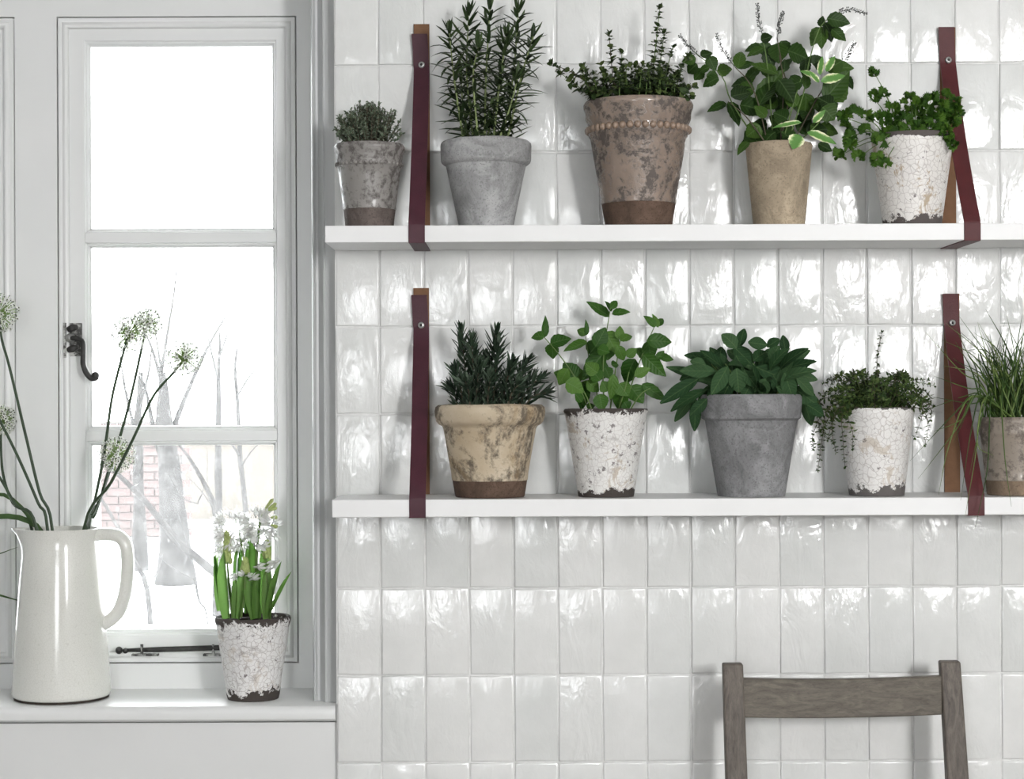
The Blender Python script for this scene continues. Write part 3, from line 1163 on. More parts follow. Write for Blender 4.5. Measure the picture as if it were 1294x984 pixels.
p9.make(1108, [(33.5, 629), (34.5, 625), (46, 526), (48, 519), (47, 516)], m_crackle('white_crackle_thyme', .152, .007, .014, chip=(.12, .11, .105), spots=.5, dirt=.08, crack=.68, body=(.80, .785, .765)), wall=4, warp=wob(.012))
p10 = Pot('potted_chives', 'small brownish glazed pot of long grassy chives at the lower shelf', 1283, ZL, group=G2)
p10.make(1283, [(34, 628), (35, 624), (42.5, 552), (44, 549), (44.5, 545), (43.5, 541), (44.5, 534), (45, 530), (43.5, 527.5)],
         m_glaze('brown_grey_glaze', (0.30, 0.255, 0.21), (0.10, 0.08, 0.07), amount=.8, rough=.28), foot=606, foot_mat=m_concrete('raw_tan_clay', (.23, .17, .12)), wall=4)

# on the sill
p11 = Pot('potted_hyacinth', 'white crackled pot of white hyacinths on the window sill', 320, SILL_Z, Y=.085)
p11.make(320, [(32, 886), (33.3, 877), (45.5, 792), (48, 782), (47, 779)], m_crackle('white_crackle_hyacinth', .150, .0165, .0155, spots=.35, dirt=.5, crack=.75, flecks=.62, body=(.82, .81, .80)), wall=4, soil=5, warp=wob(.006))

# ------------------------------------------------------------------ leaf materials
LM = {
    'thyme': m_leaf('thyme_grey_green', [(.085, .115, .075), (.17, .215, .145), (.27, .315, .235)], .7, .2, island=True, spec=.2),
    'rosemary': m_leaf('rosemary_needle', [(.018, .034, .013), (.045, .075, .028), (.095, .140, .060)], .45, .12, island=True, spec=.3),
    'rosemary_dark': m_leaf('rosemary_dark_needle', [(.016, .032, .018), (.044, .074, .044), (.105, .145, .100)], .5, .1, island=True, spec=.3),
    'rosemary_stem': m_plain('rosemary_stem', (.24, .30, .13), .6, .3, .2, 60, .1),
    'wood_stem': m_plain('woody_stem', (.10, .085, .06), .8, .2, .25, 60, .2),
    'green_stem': m_plain('green_stem', (.11, .18, .05), .5, .3, .2, 40, .1),
    'oregano': m_leaf('oregano_leaf', [(.016, .032, .010), (.042, .072, .022), (.120, .165, .050)], .45, .15, island=True, spec=.25),
    'mint_dark': m_leaf('dark_mint_leaf', [(.012, .030, .005), (.024, .060, .009), (.052, .108, .016)], .42, .15, vein=.6, spec=.2),
    'mint': m_leaf('bright_mint_leaf', [(.025, .080, .010), (.048, .130, .018), (.095, .200, .034)], .45, .22, vein=.7, spec=.22),
    'parsley': m_leaf('parsley_leaf', [(.022, .066, .006), (.046, .115, .011), (.090, .185, .022)], .5, .2, spec=.22),
    'sage': m_leaf('sage_leaf', [(.013, .040, .014), (.026, .068, .024), (.055, .108, .046)], .7, .12, vein=.6, spec=.15),
    'trail': m_leaf('trailing_thyme_leaf', [(.020, .042, .012), (.050, .088, .024), (.120, .165, .050)], .5, .15, island=True, spec=.2),
    'chive': m_leaf('chive_blade', [(.025, .055, .012), (.060, .115, .025), (.20, .27, .08)], .45, .1, spec=.25),
    'hyacinth': m_leaf('hyacinth_leaf', [(.075, .19, .035), (.12, .26, .05), (.20, .36, .10)], .4, .4, spec=.25),
    'bud': m_plain('hyacinth_bud', (.36, .43, .16), .5, .3, .2, 60, .1),
    'petal': m_leaf('white_petal', [(.88, .88, .86), (.93, .93, .92)], .6, .5),
    'petal_i': m_leaf('white_floret', [(.80, .82, .74), (.90, .90, .87)], .6, .3, island=True),
    'ped': m_plain('pale_green_pedicel', (.26, .38, .13), .6, .3, .1, 60, 0),
    'dot': m_plain('dark_ovary', (.030, .038, .028), .6, .3, .2, 60, 0),
    'spike': m_plain('dry_flower_spike', (.085, .09, .085), .8, .2, .3, 80, .1),
    'varieg': m_variegated(),
}


def small_leaf(m, pos, d, up, L, W, bend=.3):
    """six-vertex leaf into a joined mesh"""
    M_ = frame(pos, d, up)
    z1, z2 = -bend * L * .25, -bend * L * .7
    vv = [(0, 0, 0), (L * .35, -W / 2, W * .12), (L * .38, 0, z1 * .5), (L * .35, W / 2, W * .12), (L * .75, -W * .36, z1), (L * .75, W * .36, z1), (L, 0, z2)]
    m.add([M_ @ Vector(p) for p in vv], [(0, 1, 2), (0, 2, 3), (1, 4, 2), (2, 4, 5), (2, 5, 3), (4, 6, 5)])


def needle(m, pos, d, up, L, W, bend):
    M_ = frame(pos, d, up)
    rows = []
    x = z = 0
    for i in range(5):
        t = i / 4
        w = W / 2 * (0.75, 1, 1, .8, .12)[i]
        rows += [(x, -w, z), (x, 0, z + w * .5), (x, w, z)]
        a = bend * (t + .15)
        x += math.cos(a) * L / 4
        z += math.sin(a) * L / 4
    ff = []
    for i in range(4):
        a = i * 3
        ff += [(a, a + 3, a + 4, a + 1), (a + 1, a + 4, a + 5, a + 2)]
    m.add([M_ @ Vector(p) for p in rows], ff)


def rv(r_, s=1.0):
    return Vector((r_.uniform(-s, s), r_.uniform(-s, s), r_.uniform(-s, s)))


# ---- rosemary (needles of one stem are one part of that stem)
def rosemary_stem(pot, path, rnd, Ln, Wn, gap, ang, mat, stem_mat, r0, bend, t0=.06, tipn=8):
    c = curve(path, 24)
    m = MB()
    m.tube(c, [r0 * (1 - .6 * i / (len(c) - 1)) for i in range(len(c))], 6)
    st = m.build('stem', stem_mat, pot.t)
    Lt = sum((c[i + 1] - c[i]).length for i in range(len(c) - 1))
    m = MB()
    k = int(Lt / gap)
    ph = rnd.uniform(0, 6)
    for i in range(k):
        t = t0 + (1 - t0) * i / k
        p, tg = along(c, t)
        a = Vector((0, 1, 0)).cross(tg).normalized()
        b_ = tg.cross(a)
        for s in range(3):
            th = ph + s * 2 * PI / 3 + i * 1.1 + rnd.uniform(-.3, .3)
            o = a * math.cos(th) + b_ * math.sin(th)
            q = ang * rnd.uniform(.75, 1.25) * (1 - .45 * max(0, (t - .75) / .25))
            d = tg * math.cos(q) + o * math.sin(q)
            l = Ln * rnd.uniform(.7, 1.15) * (1 - .35 * max(0, (t - .8) / .2))
            needle(m, p + o * r0 * .6, d, tg, l, Wn, bend * rnd.uniform(-.5, 1.5))
    p, tg = along(c, 1)
    for s in range(tipn):
        d = (tg + rv(rnd, .45)).normalized()
        needle(m, p, d, Vector((0, 0, 1)), Ln * rnd.uniform(.4, .7), Wn, .1)
    m.build('needles', mat, st, kind='stuff')


rnd = random.Random(21)
for bx, tx, ty, dy, mx in ((600, 592, 20, .0, 590), (612, 619, 12, -.015, 614), (632, 655, 16, .01, 648), (588, 568, 42, -.01, 574), (638, 674, 46, -.02, 658), (606, 604, 60, -.035, 598),
                           (622, 640, 46, -.03, 632), (610, 632, 90, .03, 624), (596, 582, 92, .03, 586), (626, 654, 100, -.04, 643)):
    L = p2.L
    rosemary_stem(p2, [Vector((L(bx, 184).x, dy * .6, p2.soil_z - .006)), L(mx, 100 if ty < 70 else 140, dy), L(tx, ty, dy * 1.4)], rnd, 33 / p2.s, 4.8 / p2.s, .0098, 1.15, LM['rosemary'], LM['rosemary_stem'], .0023, -.8)

rnd = random.Random(22)
for bx, tx, ty, dy in ((592, 583, 412, .0), (600, 596, 424, -.02), (607, 600, 440, .02), (612, 627, 414, .0), (622, 630, 430, -.02), (632, 648, 452, -.04), (640, 667, 450, -.01), (650, 684, 470, -.01),
                       (588, 575, 462, -.03), (600, 606, 456, -.045), (618, 614, 446, .035), (646, 672, 470, .03), (655, 690, 490, -.03), (580, 570, 484, .01), (626, 642, 470, .03),
                       (615, 620, 470, -.055), (638, 655, 480, -.055), (596, 588, 476, -.06)):
    L = p6.L
    rosemary_stem(p6, [Vector((L(bx, 514).x, dy * .8, p6.soil_z - .006)), L((bx + tx) / 2, (514 + ty) / 2, dy), L(tx, ty + 6, dy * 1.2)], rnd, 23 / p6.s, 3.9 / p6.s, .0068, .78, LM['rosemary_dark'], LM['wood_stem'], .0018, .12)

# ---- thyme mound
rnd = random.Random(23)
m, ms = MB(), MB()
L = p1.L
for i in range(130):
    a = rnd.uniform(0, 2 * PI)
    el = rnd.uniform(.05, 1) ** .7 * PI / 2
    rx, rz = 50 / p1.s, 51 / p1.s
    k = rnd.uniform(.82, 1.06)
    tip = Vector((math.cos(a) * math.cos(el) * rx * k, math.sin(a) * math.cos(el) * rx * .9 * k, p1.soil_z + .012 + math.sin(el) * rz * k))
    base = Vector((tip.x * .35, tip.y * .35, p1.soil_z - .004))
    mid = base.lerp(tip, .5) + Vector((tip.x * .1, tip.y * .1, .006))
    c = curve([base, mid, tip], 8)
    ms.tube(c, .0007, 4, cap=False)
    for t in [x / 15 for x in range(5, 16)]:
        p, tg = along(c, t)
        for s in range(3):
            d = (tg * .6 + rv(rnd, 1)).normalized()
            small_leaf(m, p, d, tg + rv(rnd, .4), 5.2 / p1.s * rnd.uniform(.6, 1.2), 2.6 / p1.s, .2)
m.build('foliage', LM['thyme'], p1.t, kind='stuff')
ms.build('stems', LM['wood_stem'], p1.t, kind='stuff')


# ---- small paired leaves on long stems (oregano, trailing thyme)
def sprig(pot, path, rnd, Ll, Wl, gap, mat, stem_mat, r0=.0011, t0=.15, tip_small=.5, tuft=3, jit=.004):
    path = [Vector(path[0])] + [Vector(q_) + rv(rnd, jit) for q_ in path[1:]]
    c = curve(path, 18)
    m = MB()
    m.tube(c, [r0 * (1 - .5 * i / (len(c) - 1)) for i in range(len(c))], 5)
    st = m.build('stem', stem_mat, pot.t)
    Lt = sum((c[i + 1] - c[i]).length for i in range(len(c) - 1))
    k = max(3, int(Lt * (1 - t0) / gap))
    m = MB()
    ph = rnd.uniform(0, 3)
    for i in range(k + 1):
        t = min(1.0, max(0.0, t0 + (1 - t0) * (i + rnd.uniform(-.35, .35)) / k))
        p, tg = along(c, t)
        a = Vector((.1, 1, .2)).cross(tg).normalized()
        b_ = tg.cross(a)
        sc = 1 - (1 - tip_small) * t
        for s in (0, 1):
            th = ph + i * PI / 2 + s * PI + rnd.uniform(-.5, .5)
            o = a * math.cos(th) + b_ * math.sin(th)
            d = (o + tg * rnd.uniform(-.1, .9) + rv(rnd, .45)).normalized()
            small_leaf(m, p + o * .001, d, tg + Vector((0, -.4, .4)), Ll * sc * rnd.uniform(.7, 1.2), Wl * sc, rnd.uniform(.1, .6))
            for _ in range(tuft - 2):
                small_leaf(m, p, (d + rv(rnd, .9)).normalized(), tg + rv(rnd, .4), Ll * .55 * sc, Wl * .5 * sc, .3)
    p, tg = along(c, 1)
    for s in range(4):
        small_leaf(m, p, (tg + rv(rnd, .7)).normalized(), tg + rv(rnd, .5), Ll * .5, Wl * .45, .2)
    m.build('leaves', mat, st, kind='stuff')


rnd = random.Random(24)
ore = [(772, 700, 78, -.02), (768, 712, 95, .0), (775, 735, 88, .02), (780, 772, 46, .0), (790, 786, 68, -.02), (800, 800, 84, .0), (820, 834, 14, -.01), (826, 840, 44, .0), (830, 850, 60, .02), (838, 866, 70, -.01),
       (842, 876, 108, .0), (812, 822, 78, -.03), (806, 812, 92, -.05), (795, 768, 96, -.04), (780, 745, 112, -.04), (832, 858, 92, -.04), (845, 872, 122, -.04), (770, 760, 82, .02), (815, 806, 84, .03),
       (822, 842, 86, .04), (800, 790, 104, -.055), (825, 838, 104, -.055), (786, 760, 118, -.05), (840, 866, 112, .03)]
L = p3.L
for bx, tx, ty, dy in ore:
    z0 = p3.soil_z - .004
    b0 = Vector((L(bx, 131).x, dy * .8, z0))
    tp = L(tx, ty, dy * 1.2)
    mid = b0.lerp(tp, .45) + Vector(((tp.x - b0.x) * .08, 0, .012))
    sprig(p3, [b0, mid, tp], rnd, 16 / p3.s, 14.5 / p3.s, .0095, LM['oregano'], LM['green_stem'] if rnd.random() < .6 else LM['wood_stem'], tuft=4)
for i in range(60):                                   # low leafy cushion over the rim
    a = rnd.uniform(0, 2 * PI)
    r_ = p3.rim_r * rnd.uniform(.15, .85)
    b0 = Vector((r_ * math.cos(a), r_ * math.sin(a), p3.soil_z - .004))
    tp = Vector((b0.x * 1.2 + rnd.uniform(-.01, .01), b0.y * 1.15, p3.soil_z + rnd.uniform(.03, .062)))
    sprig(p3, [b0, tp], rnd, 14 / p3.s, 12 / p3.s, .008, LM['oregano'], LM['green_stem'], tuft=4)

rnd = random.Random(25)
L = p9.L
tr = []
for i in range(92):
    a = rnd.uniform(0, 2 * PI)
    tr.append((a, rnd.uniform(.6, 1.35), rnd.uniform(.012, .058)))
for a, k, h in tr:
    r_ = p9.rim_r
    b0 = Vector((math.cos(a) * r_ * .35, math.sin(a) * r_ * .35, p9.soil_z - .003))
    md = Vector((math.cos(a) * r_ * .75 * k, math.sin(a) * r_ * .7 * k, p9.H + h))
    tp = Vector((math.cos(a) * r_ * 1.15 * k, max(-.11, min(.085, math.sin(a) * r_ * 1.1 * k)), p9.H + h * rnd.uniform(.4, 1.1)))
    sprig(p9, [b0, md, tp], rnd, 8.6 / p9.s, 5.2 / p9.s, .0068, LM['trail'], LM['green_stem'] if rnd.random() < .5 else LM['wood_stem'], r0=.0007, tuft=3)
for path in ([(1104, 512, 0), (1107, 480, 0), (1106, 450, 0), (1110, 424, 0)], [(1085, 514, -.02), (1050, 525, -.045), (1040, 560, -.05), (1035, 590, -.05)], [(1085, 514, -.03), (1062, 522, -.055), (1066, 560, -.06), (1072, 586, -.06)],
             [(1085, 514, -.03), (1070, 524, -.06), (1078, 545, -.062), (1080, 566, -.062)], [(1130, 514, -.02), (1160, 515, -.03), (1172, 540, -.03), (1166, 566, -.03)],
             [(1075, 514, .01), (1044, 520, .0), (1032, 545, .0), (1028, 562, .0)], [(1140, 512, 0), (1166, 500, 0), (1178, 516, -.01), (1176, 535, -.01)],
             [(1080, 512, 0), (1062, 480, .01), (1052, 476, .01), (1048, 486, .01)], [(1120, 512, .0), (1140, 485, .0), (1155, 478, -.01), (1168, 482, -.01)],
             [(1080, 514, -.01), (1052, 515, -.03), (1044, 540, -.035), (1050, 560, -.035)], [(1080, 514, -.02), (1056, 520, -.05), (1054, 545, -.055), (1060, 575, -.055)], [(1078, 514, .0), (1046, 505, -.01), (1036, 520, -.015), (1040, 545, -.015)],
             [(1082, 514, -.03), (1060, 512, -.05), (1050, 530, -.055), (1048, 552, -.055)], [(1136, 514, -.02), (1158, 508, -.03), (1168, 525, -.03), (1160, 548, -.03)], [(1138, 514, -.01), (1164, 492, .0), (1174, 500, .0), (1172, 520, .0)]):
    sprig(p9, [L(x, y, d) for x, y, d in path], rnd, 8.6 / p9.s, 5.2 / p9.s, .0068, LM['trail'], LM['wood_stem'], r0=.0007, t0=.1, tuft=4, jit=.006)


# ---- big separate leaves
def leaf_set(prof, mat, bends, serr=0.0, n=8, fold=.3, wave=0.0, name='leaf'):
    return [leaf_shape(1, .5, prof, bd, fold, n, serr, wave).mesh(name, mat) for bd in bends]


def big_leaf(pot, meshes, rnd, a, b_, w, dy=None, parent=None, dz=None, face=None):
    """a, b_: image points of base and tip; w: width in px"""
    dy = rnd.uniform(-.05, .02) if dy is None else dy
    pa = pot.L(a[0], a[1], dy)
    dd = rnd.uniform(-.35, .25) if dz is None else dz
    ln = math.hypot(b_[0] - a[0], b_[1] - a[1]) / pot.s
    pb = pot.L(b_[0], b_[1], dy + dd * ln)
    d = pb - pa
    up = face or Vector((rnd.uniform(-.5, .5), -1, rnd.uniform(.0, .9)))
    Lm = d.length * 1.14
    return put(rnd.choice(meshes), 'leaf', parent or pot.t, frame(pa, d, up, Lm, w / pot.s / .5 * 1.06))


def zlist(ox, oy, k, items):
    return [((ox + a / k, oy + b_ / k), (ox + c / k, oy + d / k), w / k) for a, b_, c, d, w in items]


def simple_stem(pot, pts, r0, mat, name='stem'):
    m = MB()
    c = curve(pts, 14)
    m.tube(c, [r0 * (1 - .5 * i / (len(c) - 1)) for i in range(len(c))], 6)
    return m.build(name, mat, pot.t)


# dark mint with flower spikes, upper shelf
rnd = random.Random(26)
md = leaf_set(p_ovate, LM['mint_dark'], (.2, .5, .9), .05, 10, .28, .02)
mv = leaf_set(p_ovate, LM['varieg'], (.2, .6), .05, 10, .2, .03)
dark = [(240, 470, 325, 450, 70), (375, 450, 398, 318, 55), (375, 448, 470, 400, 45), (472, 552, 352, 528, 78), (440, 520, 522, 420, 52), (515, 690, 600, 522, 82), (302, 680, 185, 712, 45), (308, 670, 395, 798, 72),
        (330, 632, 445, 600, 95), (395, 720, 505, 680, 92), (525, 262, 592, 238, 62), (548, 312, 448, 358, 45), (560, 330, 602, 432, 62), (640, 280, 640, 398, 88), (655, 268, 700, 372, 72), (702, 332, 838, 372, 98), (622, 502, 518, 420, 70),
        (680, 470, 686, 388, 40), (640, 520, 742, 642, 92), (800, 530, 698, 562, 70), (818, 582, 826, 468, 42), (862, 415, 870, 360, 58), (920, 180, 862, 285, 62), (925, 175, 918, 298, 60), (940, 150, 1018, 255, 72),
        (958, 120, 1095, 142, 66), (990, 190, 1072, 256, 50), (915, 175, 930, 112, 34), (862, 420, 932, 378, 60), (985, 442, 1050, 400, 75), (1075, 498, 1135, 572, 42), (975, 645, 1082, 552, 100), (930, 700, 1002, 772, 92),
        (962, 640, 960, 790, 84), (862, 775, 788, 690, 104), (815, 610, 835, 765, 92), (560, 862, 398, 922, 80), (520, 820, 440, 892, 76), (622, 862, 500, 952, 84), (450, 932, 368, 982, 44), (700, 842, 650, 935, 90), (600, 762, 684, 832, 84),
        (560, 768, 496, 700, 70), (640, 692, 540, 668, 64), (720, 702, 655, 640, 72), (762, 692, 700, 608, 70), (850, 822, 932, 852, 60), (900, 940, 982, 982, 48), (100, 380, 20, 400, 50), (130, 365, 200, 345, 50), (185, 370, 225, 450, 55),
        (110, 420, 40, 470, 60), (150, 460, 90, 510, 62), (170, 490, 250, 520, 55), (250, 510, 145, 545, 55), (190, 440, 120, 460, 40), (690, 600, 800, 700, 90), (700, 780, 620, 730, 80), (760, 850, 840, 800, 80), (660, 860, 560, 900, 90),
        (480, 800, 560, 850, 90), (740, 930, 680, 860, 80), (1000, 700, 920, 640, 80), (880, 860, 960, 830, 70), (850, 430, 820, 420, 50), (500, 930, 430, 860, 80), (620, 640, 560, 700, 70)]
var = [(890, 512, 798, 452, 48), (912, 492, 925, 368, 42), (918, 532, 1075, 488, 62), (955, 470, 1002, 365, 52), (868, 802, 938, 728, 48), (792, 802, 618, 816, 36), (828, 868, 1015, 918, 62), (775, 880, 738, 962, 104), (905, 540, 850, 470, 45)]
for i, (a, b_, w) in enumerate(zlist(860, 0, 5.18, dark)):
    dy = rnd.uniform(-.035, .045)
    if a[0] < 905:
        dy = rnd.uniform(-.02, .02)
    big_leaf(p4, md, rnd, a, b_, w * 1.55, dy, dz=rnd.uniform(-.3, .2))
for a, b_, w in zlist(860, 0, 5.18, dark):
    if 925 < a[0] < 1062 and a[1] > 55 and rnd.random() < .75:
        j = lambda q, k: (q[0] + rnd.uniform(-k, k), q[1] + rnd.uniform(-k, k))
        big_leaf(p4, md, rnd, j(a, 9), j(b_, 14), w * 1.5, rnd.uniform(.0, .05), dz=rnd.uniform(-.3, .2))
for a, b_, w in zlist(860, 0, 5.18, var):
    big_leaf(p4, mv, rnd, a, b_, w, rnd.uniform(-.07, -.035), dz=rnd.uniform(-.2, .1))
L = p4.L


def flower_spike(pot, pts, dy):
    c = curve([pot.L(x, y, dy) for x, y in pts], 12)
    m = MB()
    m.tube(c, .0006, 5)
    for i in range(15):
        t = .15 + .85 * i / 14
        p, tg = along(c, t)
        for s in range(3):
            o = rv(rnd, 1)
            o = (o - tg * o.dot(tg)).normalized()
            e = p + o * .0042 * (1.15 - .5 * t) + tg * .003
            m.tube([p, e], .00035, 3, cap=False)
            m.ball(e, .0011, 5, 4)
    return m.build('flower_spike', LM['spike'], pot.t)


stems4 = [((968, 184), (925, 130), (912, 96), (878, 66)), ((972, 184), (958, 130), (945, 102), (929, 85)), ((978, 184), (972, 110), (968, 70), (963, 46)), ((982, 184), (996, 130), (988, 80), (982, 48)),
          ((990, 184), (1015, 120), (1022, 80), (1036, 35), (1057, 16)), ((995, 184), (1035, 120), (1050, 100), (1065, 79)), ((984, 184), (1000, 140), (1012, 100)), ((975, 184), (945, 150), (920, 128)), ((992, 184), (1030, 160), (1045, 140)),
          ((985, 184), (990, 110), (985, 70))]
for i, pts in enumerate(stems4):
    dy = (.01, -.01, .0, .015, -.02, .02, -.03, -.02, -.02, -.01)[i]
    q = [Vector((L(pts[0][0], 184).x, dy * .5, p4.soil_z - .004))] + [L(x, y, dy) for x, y in pts[1:]]
    simple_stem(p4, q, .0014, LM['wood_stem'] if i % 2 else LM['green_stem'])
for pts, dy in (([(884, 72), (872, 60), (860, 46)], .01), ([(929, 85), (915, 66), (906, 45)], -.01), ([(964, 47), (959, 25), (957, 7)], .0), ([(982, 48), (985, 32), (989, 17)], .015), ([(1055, 18), (1072, 12), (1093, 17)], -.02),
                ([(1064, 82), (1072, 68), (1079, 55)], .02)):
    flower_spike(p4, pts, dy)

# bright mint, lower shelf
rnd = random.Random(27)
mb_ = leaf_set(p_ovate, LM['mint'], (.25, .6, 1.0), .035, 10, .3, .02)
items = [(805, 150, 730, 95, 38), (815, 140, 876, 122, 34), (810, 120, 836, 84, 26), (812, 130, 800, 90, 20), (560, 225, 514, 216, 40), (558, 228, 566, 156, 28), (582, 252, 652, 225, 50), (590, 250, 590, 302, 52), (722, 245, 640, 270, 42),
         (720, 215, 684, 196, 32), (716, 220, 722, 168, 20), (752, 262, 790, 198, 56), (730, 290, 768, 236, 62), (792, 205, 826, 275, 64), (800, 250, 800, 305, 58), (842, 235, 845, 188, 32), (845, 240, 888, 210, 36), (835, 258, 860, 315, 38),
         (785, 285, 712, 370, 64), (792, 320, 738, 385, 66), (790, 340, 805, 378, 42), (662, 382, 604, 358, 58), (650, 345, 612, 402, 46), (682, 380, 636, 328, 62), (640, 395, 705, 425, 60), (692, 395, 672, 330, 52), (708, 400, 702, 492, 48),
         (720, 392, 765, 425, 48), (768, 440, 778, 496, 52), (820, 365, 815, 455, 38), (902, 308, 855, 395, 64), (945, 240, 1036, 240, 52), (950, 240, 962, 305, 52), (932, 292, 1006, 364, 56), (990, 300, 1042, 308, 32), (985, 310, 1006, 278, 26),
         (904, 268, 952, 310, 38), (978, 188, 946, 144, 28), (985, 185, 1008, 150, 26), (988, 190, 974, 142, 22), (862, 408, 828, 494, 62), (882, 410, 928, 465, 66), (842, 400, 872, 442, 56), (928, 402, 1010, 458, 42), (900, 372, 952, 345, 36),
         (812, 330, 838, 326, 34), (720, 490, 748, 480, 26), (760, 360, 720, 330, 50), (770, 300, 730, 290, 48), (745, 420, 700, 400, 48), (790, 400, 830, 420, 40), (860, 470, 880, 500, 40), (760, 270, 800, 280, 52), (700, 470, 680, 440, 36),
         (870, 300, 905, 270, 34), (770, 390, 745, 350, 56), (800, 430, 780, 395, 46)]
for a, b_, w in zlist(500, 350, 2.98, items):
    big_leaf(p7, mb_, rnd, a, b_, w * 1.12, rnd.uniform(-.045, .03))
L = p7.L
for pts, dy in (([(764, 520), (762, 470), (765, 430), (772, 385)], -.01), ([(748, 520), (728, 480), (708, 450), (686, 424)], .0), ([(785, 520), (800, 480), (815, 440), (829, 408)], .0), ([(752, 520), (738, 495), (722, 478), (712, 470)], -.02),
                ([(790, 520), (808, 500), (822, 490)], -.02), ([(770, 520), (776, 480), (782, 440), (786, 420)], .02), ([(758, 520), (752, 480), (744, 450), (740, 425)], .015), ([(778, 520), (790, 490), (795, 470)], -.03)):
    simple_stem(p7, [Vector((L(pts[0][0], 520).x, dy * .5, p7.soil_z - .004))] + [L(x, y, dy) for x, y in pts[1:]], .0015, LM['green_stem'])

# sage
rnd = random.Random(28)
sg = leaf_set(p_ellip, LM['sage'], (.2, .6, 1.0), .0, 8, .22, .0)
items = [(232, 325, 124, 322, 42), (226, 280, 134, 270, 28), (205, 345, 80, 315, 30), (172, 350, 55, 422, 42), (202, 388, 78, 442, 36), (162, 400, 92, 490, 32), (160, 420, 160, 518, 36), (215, 370, 182, 462, 52), (195, 305, 150, 285, 34),
         (262, 260, 225, 335, 42), (302, 245, 265, 195, 46), (312, 242, 326, 180, 32), (290, 238, 348, 292, 46), (250, 240, 242, 312, 42), (302, 315, 312, 388, 56), (292, 350, 235, 428, 52), (272, 308, 225, 392, 46), (338, 288, 352, 335, 42),
         (328, 322, 368, 372, 38), (368, 310, 485, 358, 52), (402, 350, 384, 402, 48), (392, 242, 364, 210, 36), (398, 262, 465, 286, 42), (408, 242, 445, 215, 36), (472, 262, 464, 208, 30), (478, 310, 502, 265, 32), (468, 330, 494, 410, 46),
         (498, 330, 572, 352, 32), (508, 348, 572, 402, 32), (496, 380, 572, 432, 52), (530, 420, 562, 500, 48), (342, 225, 402, 232, 40), (440, 300, 510, 328, 40), (350, 260, 300, 270, 40), (430, 340, 460, 390, 46), (260, 370, 205, 400, 44),
         (350, 370, 330, 410, 44), (440, 380, 500, 412, 44), (180, 330, 110, 345, 36), (210, 300, 160, 300, 36), (360, 290, 400, 250, 42), (320, 290, 280, 250, 42), (420, 290, 440, 240, 40), (240, 400, 190, 440, 44), (545, 440, 600, 470, 40),
         (520, 400, 590, 440, 40), (200, 420, 150, 470, 36), (300, 270, 330, 320, 44), (460, 280, 520, 310, 38)]
for i, (a, b_, w) in enumerate(zlist(820, 350, 2.73, items)):
    front = b_[1] > 480
    big_leaf(p8, sg, rnd, a, b_, w * 1.12, rnd.uniform(-.075, -.03) if front and 890 < b_[0] < 1010 else rnd.uniform(-.05, .03), dz=rnd.uniform(-.3, .1))
L = p8.L
for i in range(70):                                  # inner and rear leaves
    a = rnd.uniform(0, 2 * PI)
    r_ = p8.rim_r * rnd.uniform(.05, .7)
    pa = Vector((r_ * math.cos(a), r_ * math.sin(a), p8.H + rnd.uniform(-.005, .045)))
    d = Vector((math.cos(a) * rnd.uniform(.3, 1), math.sin(a) * rnd.uniform(.2, .8), rnd.uniform(.1, .8))).normalized()
    put(rnd.choice(sg), 'leaf', p8.t, frame(pa, d, Vector((rnd.uniform(-.5, .5), -.8, .7)), rnd.uniform(.050, .072), rnd.uniform(.040, .052)))
for i in range(16):
    a = rnd.uniform(0, 2 * PI)
    r_ = p8.rim_r * rnd.uniform(.1, .7)
    b0 = Vector((r_ * .7 * math.cos(a), r_ * .7 * math.sin(a), p8.soil_z - .003))
    simple_stem(p8, [b0, b0 + Vector((math.cos(a) * .02, math.sin(a) * .015, .04)), b0 + Vector((math.cos(a) * .04, math.sin(a) * .025, .065))], .0016, LM['green_stem'])

# parsley
rnd = random.Random(29)


def parsley_leaf(seed):
    r_ = random.Random(seed)
    m = MB()
    vv = [(0, 0, 0)]
    k = 34
    for i in range(k + 1):
        th = R(-125) + R(250) * i / k
        lobes = .62 + .30 * abs(math.cos(1.5 * th)) ** .8
        s = 1 + (.14 if i % 2 else -.14)
        rad = lobes * s
        vv.append((rad * math.cos(th) * .8 + .18, rad * math.sin(th) * .8, r_.uniform(-.28, .28)))
    for i in range(k + 1):
        th = R(-125) + R(250) * i / k
        vv.append((.36 * math.cos(th) + .12, .36 * math.sin(th), r_.uniform(-.10, .16)))
    ff = [(0, k + 2 + i, k + 3 + i) for i in range(k)]
    ff += [(k + 2 + i, 1 + i, 2 + i, k + 3 + i) for i in range(k)]
    m.add(vv, ff)
    return m.mesh('leaflet', LM['parsley'])


pl = [parsley_leaf(k) for k in range(5)]
L = p5.L
# stems end where the clusters of leaflets sit
cl = [(1105, 92, .0, 9), (1103, 122, .0, 10), (1118, 118, -.01, 8), (1150, 122, .0, 10), (1128, 140, -.02, 11), (1176, 128, -.02, 12), (1192, 135, -.03, 13), (1202, 150, -.03, 13), (1180, 152, -.05, 12), (1140, 152, -.03, 12), (1116, 150, -.02, 11),
      (1080, 142, -.02, 11), (1065, 148, -.01, 11), (1094, 146, -.01, 11), (1072, 185, -.03, 11), (1062, 196, -.03, 10), (1084, 200, -.03, 10), (1112, 178, -.06, 10), (1108, 200, -.065, 10), (1118, 206, -.065, 8), (1160, 160, -.04, 12), (1150, 142, .02, 11),
      (1198, 168, -.06, 12), (1208, 140, -.01, 12), (1095, 165, -.03, 10), (1130, 162, .02, 12), (1170, 145, .03, 12), (1196, 120, -.01, 9), (1145, 165, -.05, 10), (1186, 165, -.055, 11), (1122, 166, -.045, 10), (1166, 168, -.05, 10), (1204, 182, -.055, 9), (1076, 172, -.02, 10), (1068, 160, .0, 9), (1206, 128, -.02, 10), (1158, 132, -.01, 10)]
